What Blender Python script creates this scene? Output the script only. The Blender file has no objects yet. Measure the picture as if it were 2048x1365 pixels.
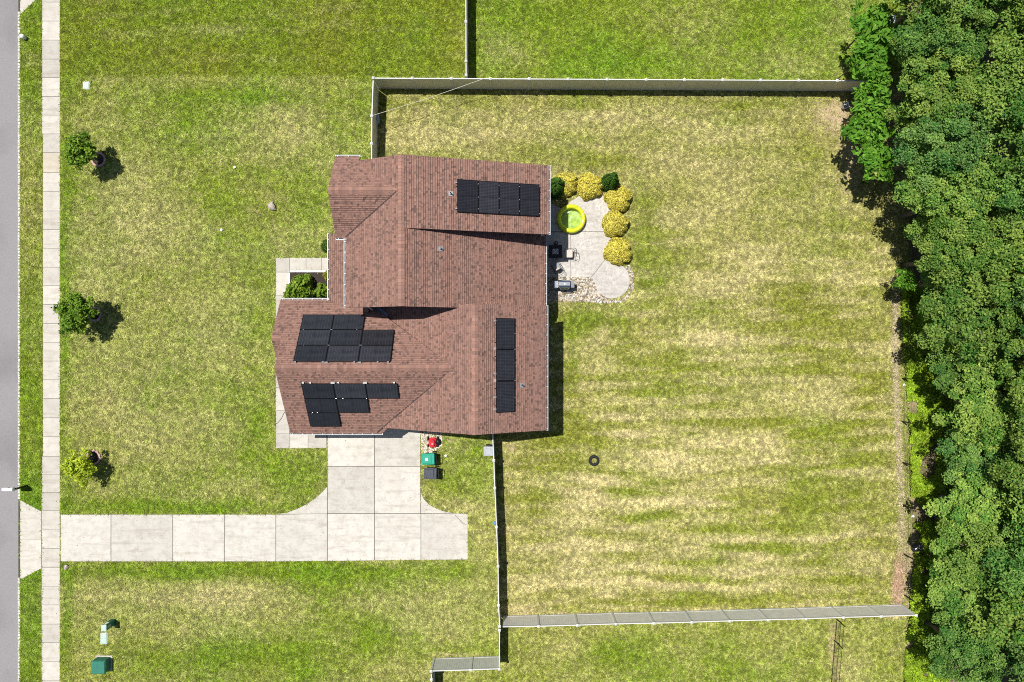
import bpy, math, random
import numpy as np
from mathutils import Vector, Matrix

# ------------------------------------------------------------------ camera, sky, sun, exposure
S = bpy.context.scene
COL = S.collection
CAMH = 45.0
FPX = 1365.33            # focal length in photo pixels (24 mm on 36 mm)
cam = bpy.data.cameras.new('camera')
cam.lens = 24.0
cam.sensor_width = 36.0
cam.clip_start = 0.5
cam.clip_end = 2000
camo = bpy.data.objects.new('camera', cam)
camo.location = (0, 0, CAMH)
camo.rotation_euler = (0, 0, 0)
COL.objects.link(camo)
S.camera = camo

SUNV = Vector((0.30, -0.215, -1.0)).normalized()     # direction the light travels
el = math.asin(-SUNV.z)
az = math.atan2(-SUNV.x, -SUNV.y)
wd = bpy.data.worlds.new('World')
S.world = wd
wd.use_nodes = True
nt = wd.node_tree
bg = nt.nodes['Background']
sky = nt.nodes.new('ShaderNodeTexSky')
sky.sky_type = 'NISHITA'
sky.sun_disc = False
sky.sun_elevation = el
sky.sun_rotation = az
sky.altitude = 50
nt.links.new(sky.outputs[0], bg.inputs[0])
bg.inputs[1].default_value = 0.06
sl = bpy.data.lights.new('sun', 'SUN')
sl.energy = 4.9
sl.angle = math.radians(0.5)
sl.color = (1.0, 0.965, 0.90)
so = bpy.data.objects.new('sun', sl)
so.rotation_euler = SUNV.to_track_quat('-Z', 'Y').to_euler()
so.location = (-30, 20, 60)
COL.objects.link(so)
S.view_settings.view_transform = 'Standard'
S.view_settings.look = 'None'
S.view_settings.exposure = 0.2
S.view_settings.gamma = 1.0
S.view_settings.use_curve_mapping = False
S.render.engine = 'CYCLES'
S.cycles.max_bounces = 6
S.cycles.use_denoising = False
S.cycles.pixel_filter_type = 'BLACKMAN_HARRIS'
S.cycles.filter_width = 1.0
S.cycles.transparent_max_bounces = 8

rng = np.random.RandomState(7)
random.seed(7)


# ------------------------------------------------------------------ helpers
def W(px, py, h=0.0):
    """photo pixel -> place on the site, for a point that stands h metres above the lawn"""
    k = (CAMH - h) / FPX
    return Vector(((px - 1024) * k, (682.5 - py) * k, h))


def G(px, py):
    p = W(px, py)
    return (p.x, p.y)


ORIGIN = {}


def empty(name, loc=(0, 0, 0), rz=0.0):
    o = bpy.data.objects.new(name, None)
    o.empty_display_size = 0.2
    o.location = loc
    o.rotation_euler = (0, 0, rz)
    COL.objects.link(o)
    ORIGIN[o] = Vector(loc)
    return o


def tag(o, label, cat, group=None):
    o['label'] = label
    o['category'] = cat
    if group:
        o['group'] = group
    return o


def thing(name, label, cat, loc=(0, 0, 0), rz=0.0, group=None):
    return tag(empty(name, loc, rz), label, cat, group)


def struct(o):
    o['kind'] = 'structure'
    return o


def stuff(o):
    o['kind'] = 'stuff'
    return o


def link_mesh(name, me, mat=None, parent=None):
    o = bpy.data.objects.new(name, me)
    if mat and not me.materials:
        me.materials.append(mat)
    COL.objects.link(o)
    if parent:
        o.parent = parent
    return o


class MB:
    def __init__(s):
        s.v, s.f, s.c = [], [], []

    def add(s, verts, faces):
        b = len(s.v)
        s.v += [tuple(p) for p in verts]
        s.f += [tuple(i + b for i in f) for f in faces]
        return s

    def box(s, x0, x1, y0, y1, z0, z1):
        return s.add([(x0, y0, z0), (x1, y0, z0), (x1, y1, z0), (x0, y1, z0), (x0, y0, z1), (x1, y0, z1), (x1, y1, z1), (x0, y1, z1)],
                     [(3, 2, 1, 0), (4, 5, 6, 7), (0, 1, 5, 4), (1, 2, 6, 5), (2, 3, 7, 6), (3, 0, 4, 7)])

    def bbox(s, x0, x1, y0, y1, z0, z1, b=0.01):
        """box with chamfered vertical and top edges"""
        o = [(x0 + b, y0), (x1 - b, y0), (x1, y0 + b), (x1, y1 - b), (x1 - b, y1), (x0 + b, y1), (x0, y1 - b), (x0, y0 + b)]
        return s.prism(o, z0, z1, b)

    def frustum(s, bx, by, tx, ty, z0, z1, cx=0, cy=0, tcx=None, tcy=None):
        tcx = cx if tcx is None else tcx
        tcy = cy if tcy is None else tcy
        return s.add([(cx - bx, cy - by, z0), (cx + bx, cy - by, z0), (cx + bx, cy + by, z0), (cx - bx, cy + by, z0),
                      (tcx - tx, tcy - ty, z1), (tcx + tx, tcy - ty, z1), (tcx + tx, tcy + ty, z1), (tcx - tx, tcy + ty, z1)],
                     [(3, 2, 1, 0), (4, 5, 6, 7), (0, 1, 5, 4), (1, 2, 6, 5), (2, 3, 7, 6), (3, 0, 4, 7)])

    def prism(s, poly, z0, z1, bev=0.0):
        a = sum(poly[i][0] * poly[(i + 1) % len(poly)][1] - poly[(i + 1) % len(poly)][0] * poly[i][1] for i in range(len(poly)))
        if a < 0:
            poly = poly[::-1]
        n = len(poly)
        if bev > 0:
            cx = sum(p[0] for p in poly) / n
            cy = sum(p[1] for p in poly) / n
            top = []
            for i in range(n):
                p0, p1, p2 = Vector(poly[i - 1]), Vector(poly[i]), Vector(poly[(i + 1) % n])
                d1, d2 = (p1 - p0), (p2 - p1)
                if d1.length < 1e-6 or d2.length < 1e-6:
                    top.append(tuple(p1)); continue
                d1.normalize(); d2.normalize()
                nn = Vector((-d1.y, d1.x)) + Vector((-d2.y, d2.x))
                if nn.length < 1e-6:
                    top.append(tuple(p1)); continue
                nn.normalize()
                top.append(tuple(p1 + nn * bev))
            vs = [(p[0], p[1], z0) for p in poly] + [(p[0], p[1], z1 - bev) for p in poly] + [(p[0], p[1], z1) for p in top]
            fs = [tuple(range(n))[::-1], tuple(range(2 * n, 3 * n))]
            for k in (0, 1):
                fs += [(k * n + i, k * n + (i + 1) % n, (k + 1) * n + (i + 1) % n, (k + 1) * n + i) for i in range(n)]
            return s.add(vs, fs)
        vs = [(p[0], p[1], z0) for p in poly] + [(p[0], p[1], z1) for p in poly]
        return s.add(vs, [tuple(range(n))[::-1], tuple(range(n, 2 * n))] + [(i, (i + 1) % n, n + (i + 1) % n, n + i) for i in range(n)])

    def extrude(s, prof, axis, a0, a1):
        """profile in (x,z) extruded along y, or in (y,z) extruded along x"""
        n = len(prof)
        mk = (lambda p, a: (p[0], a, p[1])) if axis == 'y' else (lambda p, a: (a, p[0], p[1]))
        vs = [mk(p, a0) for p in prof] + [mk(p, a1) for p in prof]
        return s.add(vs, [tuple(range(n)), tuple(range(n, 2 * n))[::-1]] + [(i, n + i, n + (i + 1) % n, (i + 1) % n) for i in range(n)])

    def tube(s, pts, r, n=6, r1=None, cap=True):
        pts = [Vector(p) for p in pts]
        m = len(pts)
        vs, fs = [], []
        for i, p in enumerate(pts):
            d = (pts[min(i + 1, m - 1)] - pts[max(i - 1, 0)]).normalized()
            a = d.cross(Vector((0, 0, 1)))
            if a.length < 1e-3:
                a = d.cross(Vector((1, 0, 0)))
            a.normalize()
            b = d.cross(a)
            rr = r if r1 is None else r + (r1 - r) * i / (m - 1)
            for k in range(n):
                t = 2 * math.pi * k / n
                vs.append(p + (a * math.cos(t) + b * math.sin(t)) * rr)
        for i in range(m - 1):
            for k in range(n):
                fs.append((i * n + k, i * n + (k + 1) % n, (i + 1) * n + (k + 1) % n, (i + 1) * n + k))
        if cap:
            fs += [tuple(range(n))[::-1], tuple(range((m - 1) * n, m * n))]
        return s.add(vs, fs)

    def lathe(s, prof, n=24, c=(0, 0, 0), closed=False, cap=True):
        """profile (r,z) turned about z"""
        m = len(prof)
        vs = [(c[0] + r * math.cos(2 * math.pi * k / n), c[1] + r * math.sin(2 * math.pi * k / n), c[2] + z) for r, z in prof for k in range(n)]
        fs = []
        for i in range(m if closed else m - 1):
            j = (i + 1) % m
            for k in range(n):
                fs.append((i * n + k, i * n + (k + 1) % n, j * n + (k + 1) % n, j * n + k))
        if not closed and cap:
            if prof[0][0] > 1e-5:
                fs.append(tuple(range(n))[::-1])
            if prof[-1][0] > 1e-5:
                fs.append(tuple(range((m - 1) * n, m * n)))
        return s.add(vs, fs)

    def torus(s, R, r, n=32, m=10, c=(0, 0, 0), sz=1.0):
        return s.lathe([(R + r * math.cos(2 * math.pi * i / m), r * sz * math.sin(2 * math.pi * i / m)) for i in range(m)], n, c, True)

    def blob(s, c, rx, ry, rz, seed=0, amp=0.15, n=10, m=7, flat=False):
        r_ = np.random.RandomState(seed)
        ph = r_.rand(6) * 6.28
        vs, fs = [], []
        for i in range(m + 1):
            th = math.pi * i / m
            for k in range(n):
                p = 2 * math.pi * k / n
                q = 1 + amp * (math.sin(2 * p + ph[0]) * math.sin(th * 2 + ph[1]) + .6 * math.sin(3 * p + ph[2] + th) + .5 * math.sin(5 * p + ph[3]) * math.sin(3 * th + ph[4])) * math.sin(th)
                z = math.cos(th)
                if flat and z < -0.3:
                    z = -0.3
                vs.append((c[0] + rx * q * math.sin(th) * math.cos(p), c[1] + ry * q * math.sin(th) * math.sin(p), c[2] + rz * q * z))
        for i in range(m):
            for k in range(n):
                fs.append((i * n + k, (i + 1) * n + k, (i + 1) * n + (k + 1) % n, i * n + (k + 1) % n))
        return s.add(vs, fs)

    def mesh(s, name, off=(0, 0, 0), smooth=False):
        me = bpy.data.meshes.new(name)
        me.from_pydata([(v[0] - off[0], v[1] - off[1], v[2] - off[2]) for v in s.v], [], s.f)
        if smooth:
            me.polygons.foreach_set('use_smooth', [True] * len(me.polygons))
        me.validate()
        return me

    def build(s, name, mat, parent=None, smooth=False, world=True):
        """world=True: coordinates are site coordinates, made relative to the parent's root"""
        off = Vector((0, 0, 0))
        p = parent
        while p is not None:
            off = off + Vector(p.location)
            p = p.parent
        if not world:
            off = Vector((0, 0, 0))
        o = link_mesh(name, s.mesh(name, off, smooth), mat, parent)
        return o


def np_mesh(name, verts, faces_quads=None, tris=None, colors=None, smooth=False):
    me = bpy.data.meshes.new(name)
    v = np.asarray(verts, np.float32)
    me.vertices.add(len(v))
    me.vertices.foreach_set('co', v.ravel())
    f = faces_quads if faces_quads is not None else tris
    f = np.asarray(f, np.int32)
    k = f.shape[1]
    me.loops.add(f.size)
    me.loops.foreach_set('vertex_index', f.ravel())
    me.polygons.add(len(f))
    me.polygons.foreach_set('loop_start', np.arange(0, f.size, k, dtype=np.int32))
    if smooth:
        me.polygons.foreach_set('use_smooth', np.ones(len(f), bool))
    me.update(calc_edges=True)
    if colors is not None:
        a = me.color_attributes.new('Col', 'FLOAT_COLOR', 'POINT')
        c = np.ones((len(v), 4), np.float32)
        c[:, :3] = colors
        a.data.foreach_set('color', c.ravel())
    return me


def copy_tree(o, parent=None):
    c = o.copy()
    COL.objects.link(c)
    c.parent = parent
    for ch in list(o.children):
        copy_tree(ch, c)
    return c


# ------------------------------------------------------------------ numpy noise
_T = np.random.RandomState(3).rand(256, 256)


def vnoise(x, y, sc, seed=0):
    x = np.asarray(x) / sc + seed * 17.31
    y = np.asarray(y) / sc + seed * 9.73
    xi = np.floor(x).astype(int); yi = np.floor(y).astype(int)
    fx = x - xi; fy = y - yi
    fx = fx * fx * (3 - 2 * fx); fy = fy * fy * (3 - 2 * fy)
    a = _T[xi & 255, yi & 255]; b = _T[(xi + 1) & 255, yi & 255]
    c = _T[xi & 255, (yi + 1) & 255]; d = _T[(xi + 1) & 255, (yi + 1) & 255]
    return (a * (1 - fx) + b * fx) * (1 - fy) + (c * (1 - fx) + d * fx) * fy


def fbm(x, y, sc, seed=0, o=4):
    s = 0; w = 1; t = 0
    for i in range(o):
        s = s + w * vnoise(x, y, sc / 2 ** i, seed + i * 3); t += w; w *= .55
    return s / t


def in_poly(x, y, poly):
    ins = np.zeros(x.shape, bool)
    n = len(poly)
    for i in range(n):
        x0, y0 = poly[i]; x1, y1 = poly[(i + 1) % n]
        if y0 == y1:
            continue
        c = ((y0 > y) != (y1 > y)) & (x < (x1 - x0) * (y - y0) / (y1 - y0) + x0)
        ins ^= c
    return ins


# ------------------------------------------------------------------ materials
def new_mat(name):
    m = bpy.data.materials.new(name)
    m.use_nodes = True
    n = m.node_tree
    return m, n, n.nodes['Principled BSDF']


def N(nt_, t, **kw):
    n = nt_.nodes.new(t)
    for k, v in kw.items():
        setattr(n, k, v)
    return n


def mat(name, col, rough=0.6, metal=0.0, var=0.12, sc=6.0, bump=0.0, bsc=40.0, spec=0.3, rand=0.0, col2=None, sc2=1.2, amt2=0.5, detail=4):
    m, n, b = new_mat(name)
    tc = N(n, 'ShaderNodeTexCoord')
    geo = N(n, 'ShaderNodeNewGeometry')
    nz = N(n, 'ShaderNodeTexNoise'); nz.inputs['Scale'].default_value = sc; nz.inputs['Detail'].default_value = detail
    n.links.new(geo.outputs['Position'], nz.inputs['Vector'])
    mr = N(n, 'ShaderNodeMapRange'); mr.inputs['From Min'].default_value = .3; mr.inputs['From Max'].default_value = .7
    mr.inputs['To Min'].default_value = 1 - var; mr.inputs['To Max'].default_value = 1 + var
    n.links.new(nz.outputs['Fac'], mr.inputs['Value'])
    base = N(n, 'ShaderNodeMix', data_type='RGBA', blend_type='MIX')
    base.inputs['A'].default_value = (*col, 1); base.inputs['B'].default_value = (*(col2 or col), 1)
    if col2:
        nz2 = N(n, 'ShaderNodeTexNoise'); nz2.inputs['Scale'].default_value = sc2; nz2.inputs['Detail'].default_value = 5
        n.links.new(geo.outputs['Position'], nz2.inputs['Vector'])
        m2 = N(n, 'ShaderNodeMapRange'); m2.inputs['From Min'].default_value = .45; m2.inputs['From Max'].default_value = .7
        m2.inputs['To Max'].default_value = amt2
        n.links.new(nz2.outputs['Fac'], m2.inputs['Value'])
        n.links.new(m2.outputs[0], base.inputs['Factor'])
    else:
        base.inputs['Factor'].default_value = 0
    val = mr.outputs[0]
    if rand:
        oi = N(n, 'ShaderNodeObjectInfo')
        r = N(n, 'ShaderNodeMapRange'); r.inputs['To Min'].default_value = 1 - rand; r.inputs['To Max'].default_value = 1 + rand
        n.links.new(oi.outputs['Random'], r.inputs['Value'])
        mu = N(n, 'ShaderNodeMath', operation='MULTIPLY')
        n.links.new(val, mu.inputs[0]); n.links.new(r.outputs[0], mu.inputs[1])
        val = mu.outputs[0]
    vm = N(n, 'ShaderNodeVectorMath', operation='SCALE')
    n.links.new(base.outputs['Result'], vm.inputs[0]); n.links.new(val, vm.inputs['Scale'])
    n.links.new(vm.outputs[0], b.inputs['Base Color'])
    b.inputs['Roughness'].default_value = rough
    b.inputs['Metallic'].default_value = metal
    b.inputs['Specular IOR Level'].default_value = spec
    if bump:
        nb = N(n, 'ShaderNodeTexNoise'); nb.inputs['Scale'].default_value = bsc; nb.inputs['Detail'].default_value = 3
        n.links.new(geo.outputs['Position'], nb.inputs['Vector'])
        bp = N(n, 'ShaderNodeBump'); bp.inputs['Strength'].default_value = bump; bp.inputs['Distance'].default_value = 0.02
        n.links.new(nb.outputs['Fac'], bp.inputs['Height']); n.links.new(bp.outputs[0], b.inputs['Normal'])
    return m


def mat_attr(name, rough=0.8, var=0.15, sc=30.0, transl=0.0, tint=(1, 1, 1), spec=0.2, rand=0.0, bump=0.0, bsc=20, sheen=0):
    m, n, b = new_mat(name)
    at = N(n, 'ShaderNodeAttribute'); at.attribute_name = 'Col'
    geo = N(n, 'ShaderNodeNewGeometry')
    nz = N(n, 'ShaderNodeTexNoise'); nz.inputs['Scale'].default_value = sc; nz.inputs['Detail'].default_value = 3
    n.links.new(geo.outputs['Position'], nz.inputs['Vector'])
    mr = N(n, 'ShaderNodeMapRange'); mr.inputs['From Min'].default_value = .3; mr.inputs['From Max'].default_value = .7
    mr.inputs['To Min'].default_value = 1 - var; mr.inputs['To Max'].default_value = 1 + var
    n.links.new(nz.outputs['Fac'], mr.inputs['Value'])
    val = mr.outputs[0]
    if rand:
        oi = N(n, 'ShaderNodeObjectInfo')
        r = N(n, 'ShaderNodeMapRange'); r.inputs['To Min'].default_value = 1 - rand; r.inputs['To Max'].default_value = 1 + rand
        n.links.new(oi.outputs['Random'], r.inputs['Value'])
        mu = N(n, 'ShaderNodeMath', operation='MULTIPLY')
        n.links.new(val, mu.inputs[0]); n.links.new(r.outputs[0], mu.inputs[1])
        val = mu.outputs[0]
    vm = N(n, 'ShaderNodeVectorMath', operation='SCALE')
    n.links.new(at.outputs['Color'], vm.inputs[0]); n.links.new(val, vm.inputs['Scale'])
    b.inputs['Roughness'].default_value = rough
    b.inputs['Specular IOR Level'].default_value = spec
    n.links.new(vm.outputs[0], b.inputs['Base Color'])
    if bump:
        nb = N(n, 'ShaderNodeTexNoise'); nb.inputs['Scale'].default_value = bsc; nb.inputs['Detail'].default_value = 4
        n.links.new(geo.outputs['Position'], nb.inputs['Vector'])
        bp = N(n, 'ShaderNodeBump'); bp.inputs['Strength'].default_value = bump; bp.inputs['Distance'].default_value = 0.03
        n.links.new(nb.outputs['Fac'], bp.inputs['Height']); n.links.new(bp.outputs[0], b.inputs['Normal'])
    if transl:
        tr = N(n, 'ShaderNodeBsdfTranslucent')
        n.links.new(vm.outputs[0], tr.inputs['Color'])
        mx = N(n, 'ShaderNodeMixShader'); mx.inputs[0].default_value = transl
        n.links.new(b.outputs[0], mx.inputs[1]); n.links.new(tr.outputs[0], mx.inputs[2])
        n.links.new(mx.outputs[0], n.nodes['Material Output'].inputs['Surface'])
    return m


def concrete(name, c1, c2, c3, spots=0.5, rand=0.06, stamp=False):
    """poured concrete: broad stains, fine mottling, small dark pits"""
    m, n, b = new_mat(name)
    geo = N(n, 'ShaderNodeNewGeometry')
    oi = N(n, 'ShaderNodeObjectInfo')
    va = N(n, 'ShaderNodeVectorMath', operation='MULTIPLY_ADD')
    va.inputs[1].default_value = (1, 1, 1)
    sc = N(n, 'ShaderNodeVectorMath', operation='SCALE'); sc.inputs[0].default_value = (37, 91, 13)
    n.links.new(oi.outputs['Random'], sc.inputs['Scale'])
    n.links.new(geo.outputs['Position'], va.inputs[0]); n.links.new(sc.outputs[0], va.inputs[2])
    P = va.outputs[0]

    def noise(s, d, lo, hi, rough=.6):
        z = N(n, 'ShaderNodeTexNoise'); z.inputs['Scale'].default_value = s; z.inputs['Detail'].default_value = d; z.inputs['Roughness'].default_value = rough
        n.links.new(P, z.inputs['Vector'])
        r = N(n, 'ShaderNodeMapRange'); r.inputs['From Min'].default_value = lo; r.inputs['From Max'].default_value = hi
        n.links.new(z.outputs['Fac'], r.inputs['Value'])
        return r.outputs[0]
    m1 = N(n, 'ShaderNodeMix', data_type='RGBA'); m1.inputs['A'].default_value = (*c1, 1); m1.inputs['B'].default_value = (*c2, 1)
    n.links.new(noise(.7, 6, .38, .68), m1.inputs['Factor'])
    m2 = N(n, 'ShaderNodeMix', data_type='RGBA'); m2.inputs['B'].default_value = (*c3, 1)
    n.links.new(m1.outputs['Result'], m2.inputs['A'])
    f = noise(2.6, 8, .46, .70, .72) if not stamp else noise(4.5, 10, .42, .62, .75)
    mm = N(n, 'ShaderNodeMath', operation='MULTIPLY'); mm.inputs[1].default_value = .75
    n.links.new(f, mm.inputs[0]); n.links.new(mm.outputs[0], m2.inputs['Factor'])
    m3 = N(n, 'ShaderNodeMix', data_type='RGBA'); m3.inputs['B'].default_value = (.10, .09, .075, 1)
    n.links.new(m2.outputs['Result'], m3.inputs['A'])
    f2 = noise(9, 5, .60, .68, .8)
    mm2 = N(n, 'ShaderNodeMath', operation='MULTIPLY'); mm2.inputs[1].default_value = spots
    n.links.new(f2, mm2.inputs[0]); n.links.new(mm2.outputs[0], m3.inputs['Factor'])
    # long faint washes and scattered droplets
    mp = N(n, 'ShaderNodeMapping'); mp.inputs['Scale'].default_value = (.35, 3.2, 1)
    n.links.new(P, mp.inputs['Vector'])
    zs = N(n, 'ShaderNodeTexNoise'); zs.inputs['Scale'].default_value = 1.0; zs.inputs['Detail'].default_value = 7; zs.inputs['Roughness'].default_value = .7
    n.links.new(mp.outputs[0], zs.inputs['Vector'])
    rs_ = N(n, 'ShaderNodeMapRange'); rs_.inputs['From Min'].default_value = .52; rs_.inputs['From Max'].default_value = .68; rs_.inputs['To Max'].default_value = .55
    n.links.new(zs.outputs['Fac'], rs_.inputs['Value'])
    m4 = N(n, 'ShaderNodeMix', data_type='RGBA'); m4.inputs['B'].default_value = (c3[0] * .85, c3[1] * .82, c3[2] * .78, 1)
    n.links.new(m3.outputs['Result'], m4.inputs['A']); n.links.new(rs_.outputs[0], m4.inputs['Factor'])
    vo = N(n, 'ShaderNodeTexVoronoi'); vo.inputs['Scale'].default_value = 2.2
    n.links.new(P, vo.inputs['Vector'])
    lt = N(n, 'ShaderNodeMath', operation='LESS_THAN'); lt.inputs[1].default_value = .075
    n.links.new(vo.outputs['Distance'], lt.inputs[0])
    sx = N(n, 'ShaderNodeSeparateColor'); n.links.new(vo.outputs['Color'], sx.inputs[0])
    gt = N(n, 'ShaderNodeMath', operation='GREATER_THAN'); gt.inputs[1].default_value = .55
    n.links.new(sx.outputs[0], gt.inputs[0])
    an = N(n, 'ShaderNodeMath', operation='MULTIPLY'); n.links.new(lt.outputs[0], an.inputs[0]); n.links.new(gt.outputs[0], an.inputs[1])
    an2 = N(n, 'ShaderNodeMath', operation='MULTIPLY'); n.links.new(an.outputs[0], an2.inputs[0]); n.links.new(sx.outputs[1], an2.inputs[1])
    m5 = N(n, 'ShaderNodeMix', data_type='RGBA'); m5.inputs['B'].default_value = (.09, .08, .07, 1)
    n.links.new(m4.outputs['Result'], m5.inputs['A']); n.links.new(an2.outputs[0], m5.inputs['Factor'])
    m3 = m5
    r = N(n, 'ShaderNodeMapRange'); r.inputs['To Min'].default_value = 1 - rand; r.inputs['To Max'].default_value = 1 + rand
    n.links.new(oi.outputs['Random'], r.inputs['Value'])
    vm = N(n, 'ShaderNodeVectorMath', operation='SCALE')
    n.links.new(m3.outputs['Result'], vm.inputs[0]); n.links.new(r.outputs[0], vm.inputs['Scale'])
    n.links.new(vm.outputs[0], b.inputs['Base Color'])
    b.inputs['Roughness'].default_value = .85
    b.inputs['Specular IOR Level'].default_value = .2
    bp = N(n, 'ShaderNodeBump'); bp.inputs['Strength'].default_value = .5 if not stamp else .9; bp.inputs['Distance'].default_value = .02 if not stamp else .05
    z = N(n, 'ShaderNodeTexNoise'); z.inputs['Scale'].default_value = 30 if not stamp else 7; z.inputs['Detail'].default_value = 6
    n.links.new(P, z.inputs['Vector']); n.links.new(z.outputs['Fac'], bp.inputs['Height'])
    n.links.new(bp.outputs[0], b.inputs['Normal'])
    return m


M = {}
M['concrete'] = concrete('driveway_concrete', (.56, .535, .48), (.50, .47, .42), (.38, .35, .30), .8, .09)
M['walk'] = concrete('sidewalk_concrete', (.53, .50, .445), (.47, .44, .39), (.38, .35, .30), .35, .11)
M['walk_tan'] = concrete('tan_concrete', (.53, .475, .38), (.48, .43, .35), (.39, .34, .28), .35, .03)
M['patio'] = concrete('stamped_concrete', (.59, .56, .52), (.50, .47, .435), (.36, .335, .305), .6, .04, True)
M['joint'] = mat('joint_dirt', (.07, .062, .05), .95)
M['asphalt'] = mat('asphalt', (.255, .243, .248), .9, var=.24, sc=45, bump=.5, bsc=90, col2=(.20, .19, .195), sc2=.35, amt2=.8)
M['kerb'] = mat('kerb_stone', (.55, .53, .49), .85, var=.2, sc=14)
M['vinyl'] = mat('white_vinyl', (.60, .60, .585), .35, var=.05, sc=3)
M['vinyl_tan'] = mat('almond_vinyl', (.70, .64, .52), .4, var=.08, sc=3)
M['vinyl_grey'] = mat('grey_vinyl', (.74, .73, .71), .4, var=.08, sc=3)
M['siding'] = mat('slate_blue_siding', (.30, .36, .45), .6, var=.05)
M['trim'] = mat('white_trim', (.78, .78, .77), .5, var=.06)
M['gutter'] = mat('gutter_white', (.56, .585, .61), .35, var=.08, sc=9)
M['trough_fill'] = mat('gutter_fill', (.13, .115, .10), .9, var=.5, sc=8)
M['roofbase'] = mat('roof_underlay', (.16, .095, .08), .9)
M['valley'] = mat('dark_valley', (.05, .036, .034), .7)
M['shingle'] = mat_attr('asphalt_shingle', .95, .28, 55, spec=.12, bump=.35, bsc=120)
M['pv'] = None
M['pvframe'] = mat('black_anodised_frame', (.010, .010, .012), .35, .3, var=.1)
M['alu'] = mat('bare_aluminium', (.70, .70, .70), .35, .7, var=.1)
M['black'] = mat('black_plastic', (.014, .014, .016), .45, var=.2, sc=12)
M['blackmetal'] = mat('black_metal', (.012, .012, .013), .4, .2, var=.2)
M['rubber'] = mat('tyre_rubber', (.018, .018, .020), .75, var=.3, sc=20)
M['glass'] = mat('window_glass', (.03, .04, .05), .05, var=.02, spec=.6)
M['mulch'] = mat('dark_mulch', (.045, .034, .028), .95, var=.6, sc=30, bump=.8, bsc=40)
M['bark'] = mat('tree_bark', (.16, .125, .09), .95, var=.4, sc=10, bump=.6, bsc=25)
M['leaf'] = mat_attr('canopy_leaf', .6, .2, 3.0, transl=.25, spec=.12, rand=.14)
M['leaf_bright'] = mat_attr('sapling_leaf', .6, .2, 4.0, transl=.3, spec=.15, rand=.1)
M['grass'] = mat_attr('grass_blade', .7, .2, 2.0, transl=.22, spec=.15)
M['lawn'] = mat_attr('lawn_soil', .95, .35, 9.0, spec=.05, bump=.8, bsc=18)
M['litter'] = mat_attr('dry_leaf', .85, .2, 3.0, spec=.1)
M['stone'] = mat_attr('river_stone', .8, .2, 20, spec=.2)
M['block'] = mat('edging_block_pink', (.46, .29, .25), .9, var=.25, sc=14, rand=.15, bump=.4)
M['rock'] = mat('field_rock', (.42, .36, .31), .9, var=.3, sc=9, bump=.6)
M['green_lid'] = mat('green_plastic', (.015, .30, .20), .45, var=.1)
M['dark_lid'] = mat('charcoal_plastic', (.055, .062, .078), .4, var=.25, sc=8)
M['red'] = mat('red_paint', (.58, .012, .03), .35, var=.1, sc=10)
M['beige'] = mat('beige_fabric', (.58, .50, .44), .9, var=.1, sc=20, bump=.3)
M['steel'] = mat('stainless_steel', (.62, .63, .65), .22, 1.0, var=.05)
M['greysteel'] = mat('grey_enamel', (.18, .19, .21), .4, .3, var=.15)
M['pool'] = mat('yellow_vinyl', (.62, .66, .02), .25, var=.08, sc=4, spec=.5)
M['poolfloor'] = mat('yellow_green_vinyl_floor', (.36, .44, .07), .4, var=.35, sc=5, col2=(.58, .62, .36), sc2=3, amt2=.7)
M['grey_bin'] = mat('grey_plastic', (.36, .38, .41), .5, var=.12)
M['util_green'] = mat('utility_green', (.03, .17, .12), .5, var=.12)
M['util_pale'] = mat('pale_green_cap', (.42, .54, .48), .6, var=.1)
M['pale_lid'] = mat('pale_grey_lid', (.52, .57, .56), .7, var=.15, sc=12)
M['white'] = mat('white_plastic', (.82, .82, .80), .45, var=.06)
M['blue'] = mat('pale_blue_plastic', (.12, .28, .50), .4, var=.1)
M['rope'] = mat('pale_cord', (.62, .58, .46), .9, var=.15)
M['bag'] = mat('black_bag_film', (.02, .021, .024), .28, var=.3, spec=.5)
M['fire_glass'] = mat('fire_glass', (.16, .18, .20), .25, var=.8, sc=30, spec=.6)
M['mailbox'] = mat('pale_grey_metal', (.66, .67, .68), .4, var=.08)

# water of the paddling pool
m, n, b = new_mat('pool_water')
tr = N(n, 'ShaderNodeBsdfTransparent'); tr.inputs[0].default_value = (.88, .97, .90, 1)
gl = N(n, 'ShaderNodeBsdfGlossy'); gl.inputs['Roughness'].default_value = .08
fr = N(n, 'ShaderNodeFresnel'); fr.inputs[0].default_value = 1.33
wz = N(n, 'ShaderNodeTexNoise'); wz.inputs['Scale'].default_value = 9
wb = N(n, 'ShaderNodeBump'); wb.inputs['Strength'].default_value = .25
n.links.new(wz.outputs['Fac'], wb.inputs['Height']); n.links.new(wb.outputs[0], gl.inputs['Normal'])
mx = N(n, 'ShaderNodeMixShader')
n.links.new(fr.outputs[0], mx.inputs[0]); n.links.new(tr.outputs[0], mx.inputs[1]); n.links.new(gl.outputs[0], mx.inputs[2])
n.links.new(mx.outputs[0], n.nodes['Material Output'].inputs['Surface'])
M['water'] = m

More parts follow.
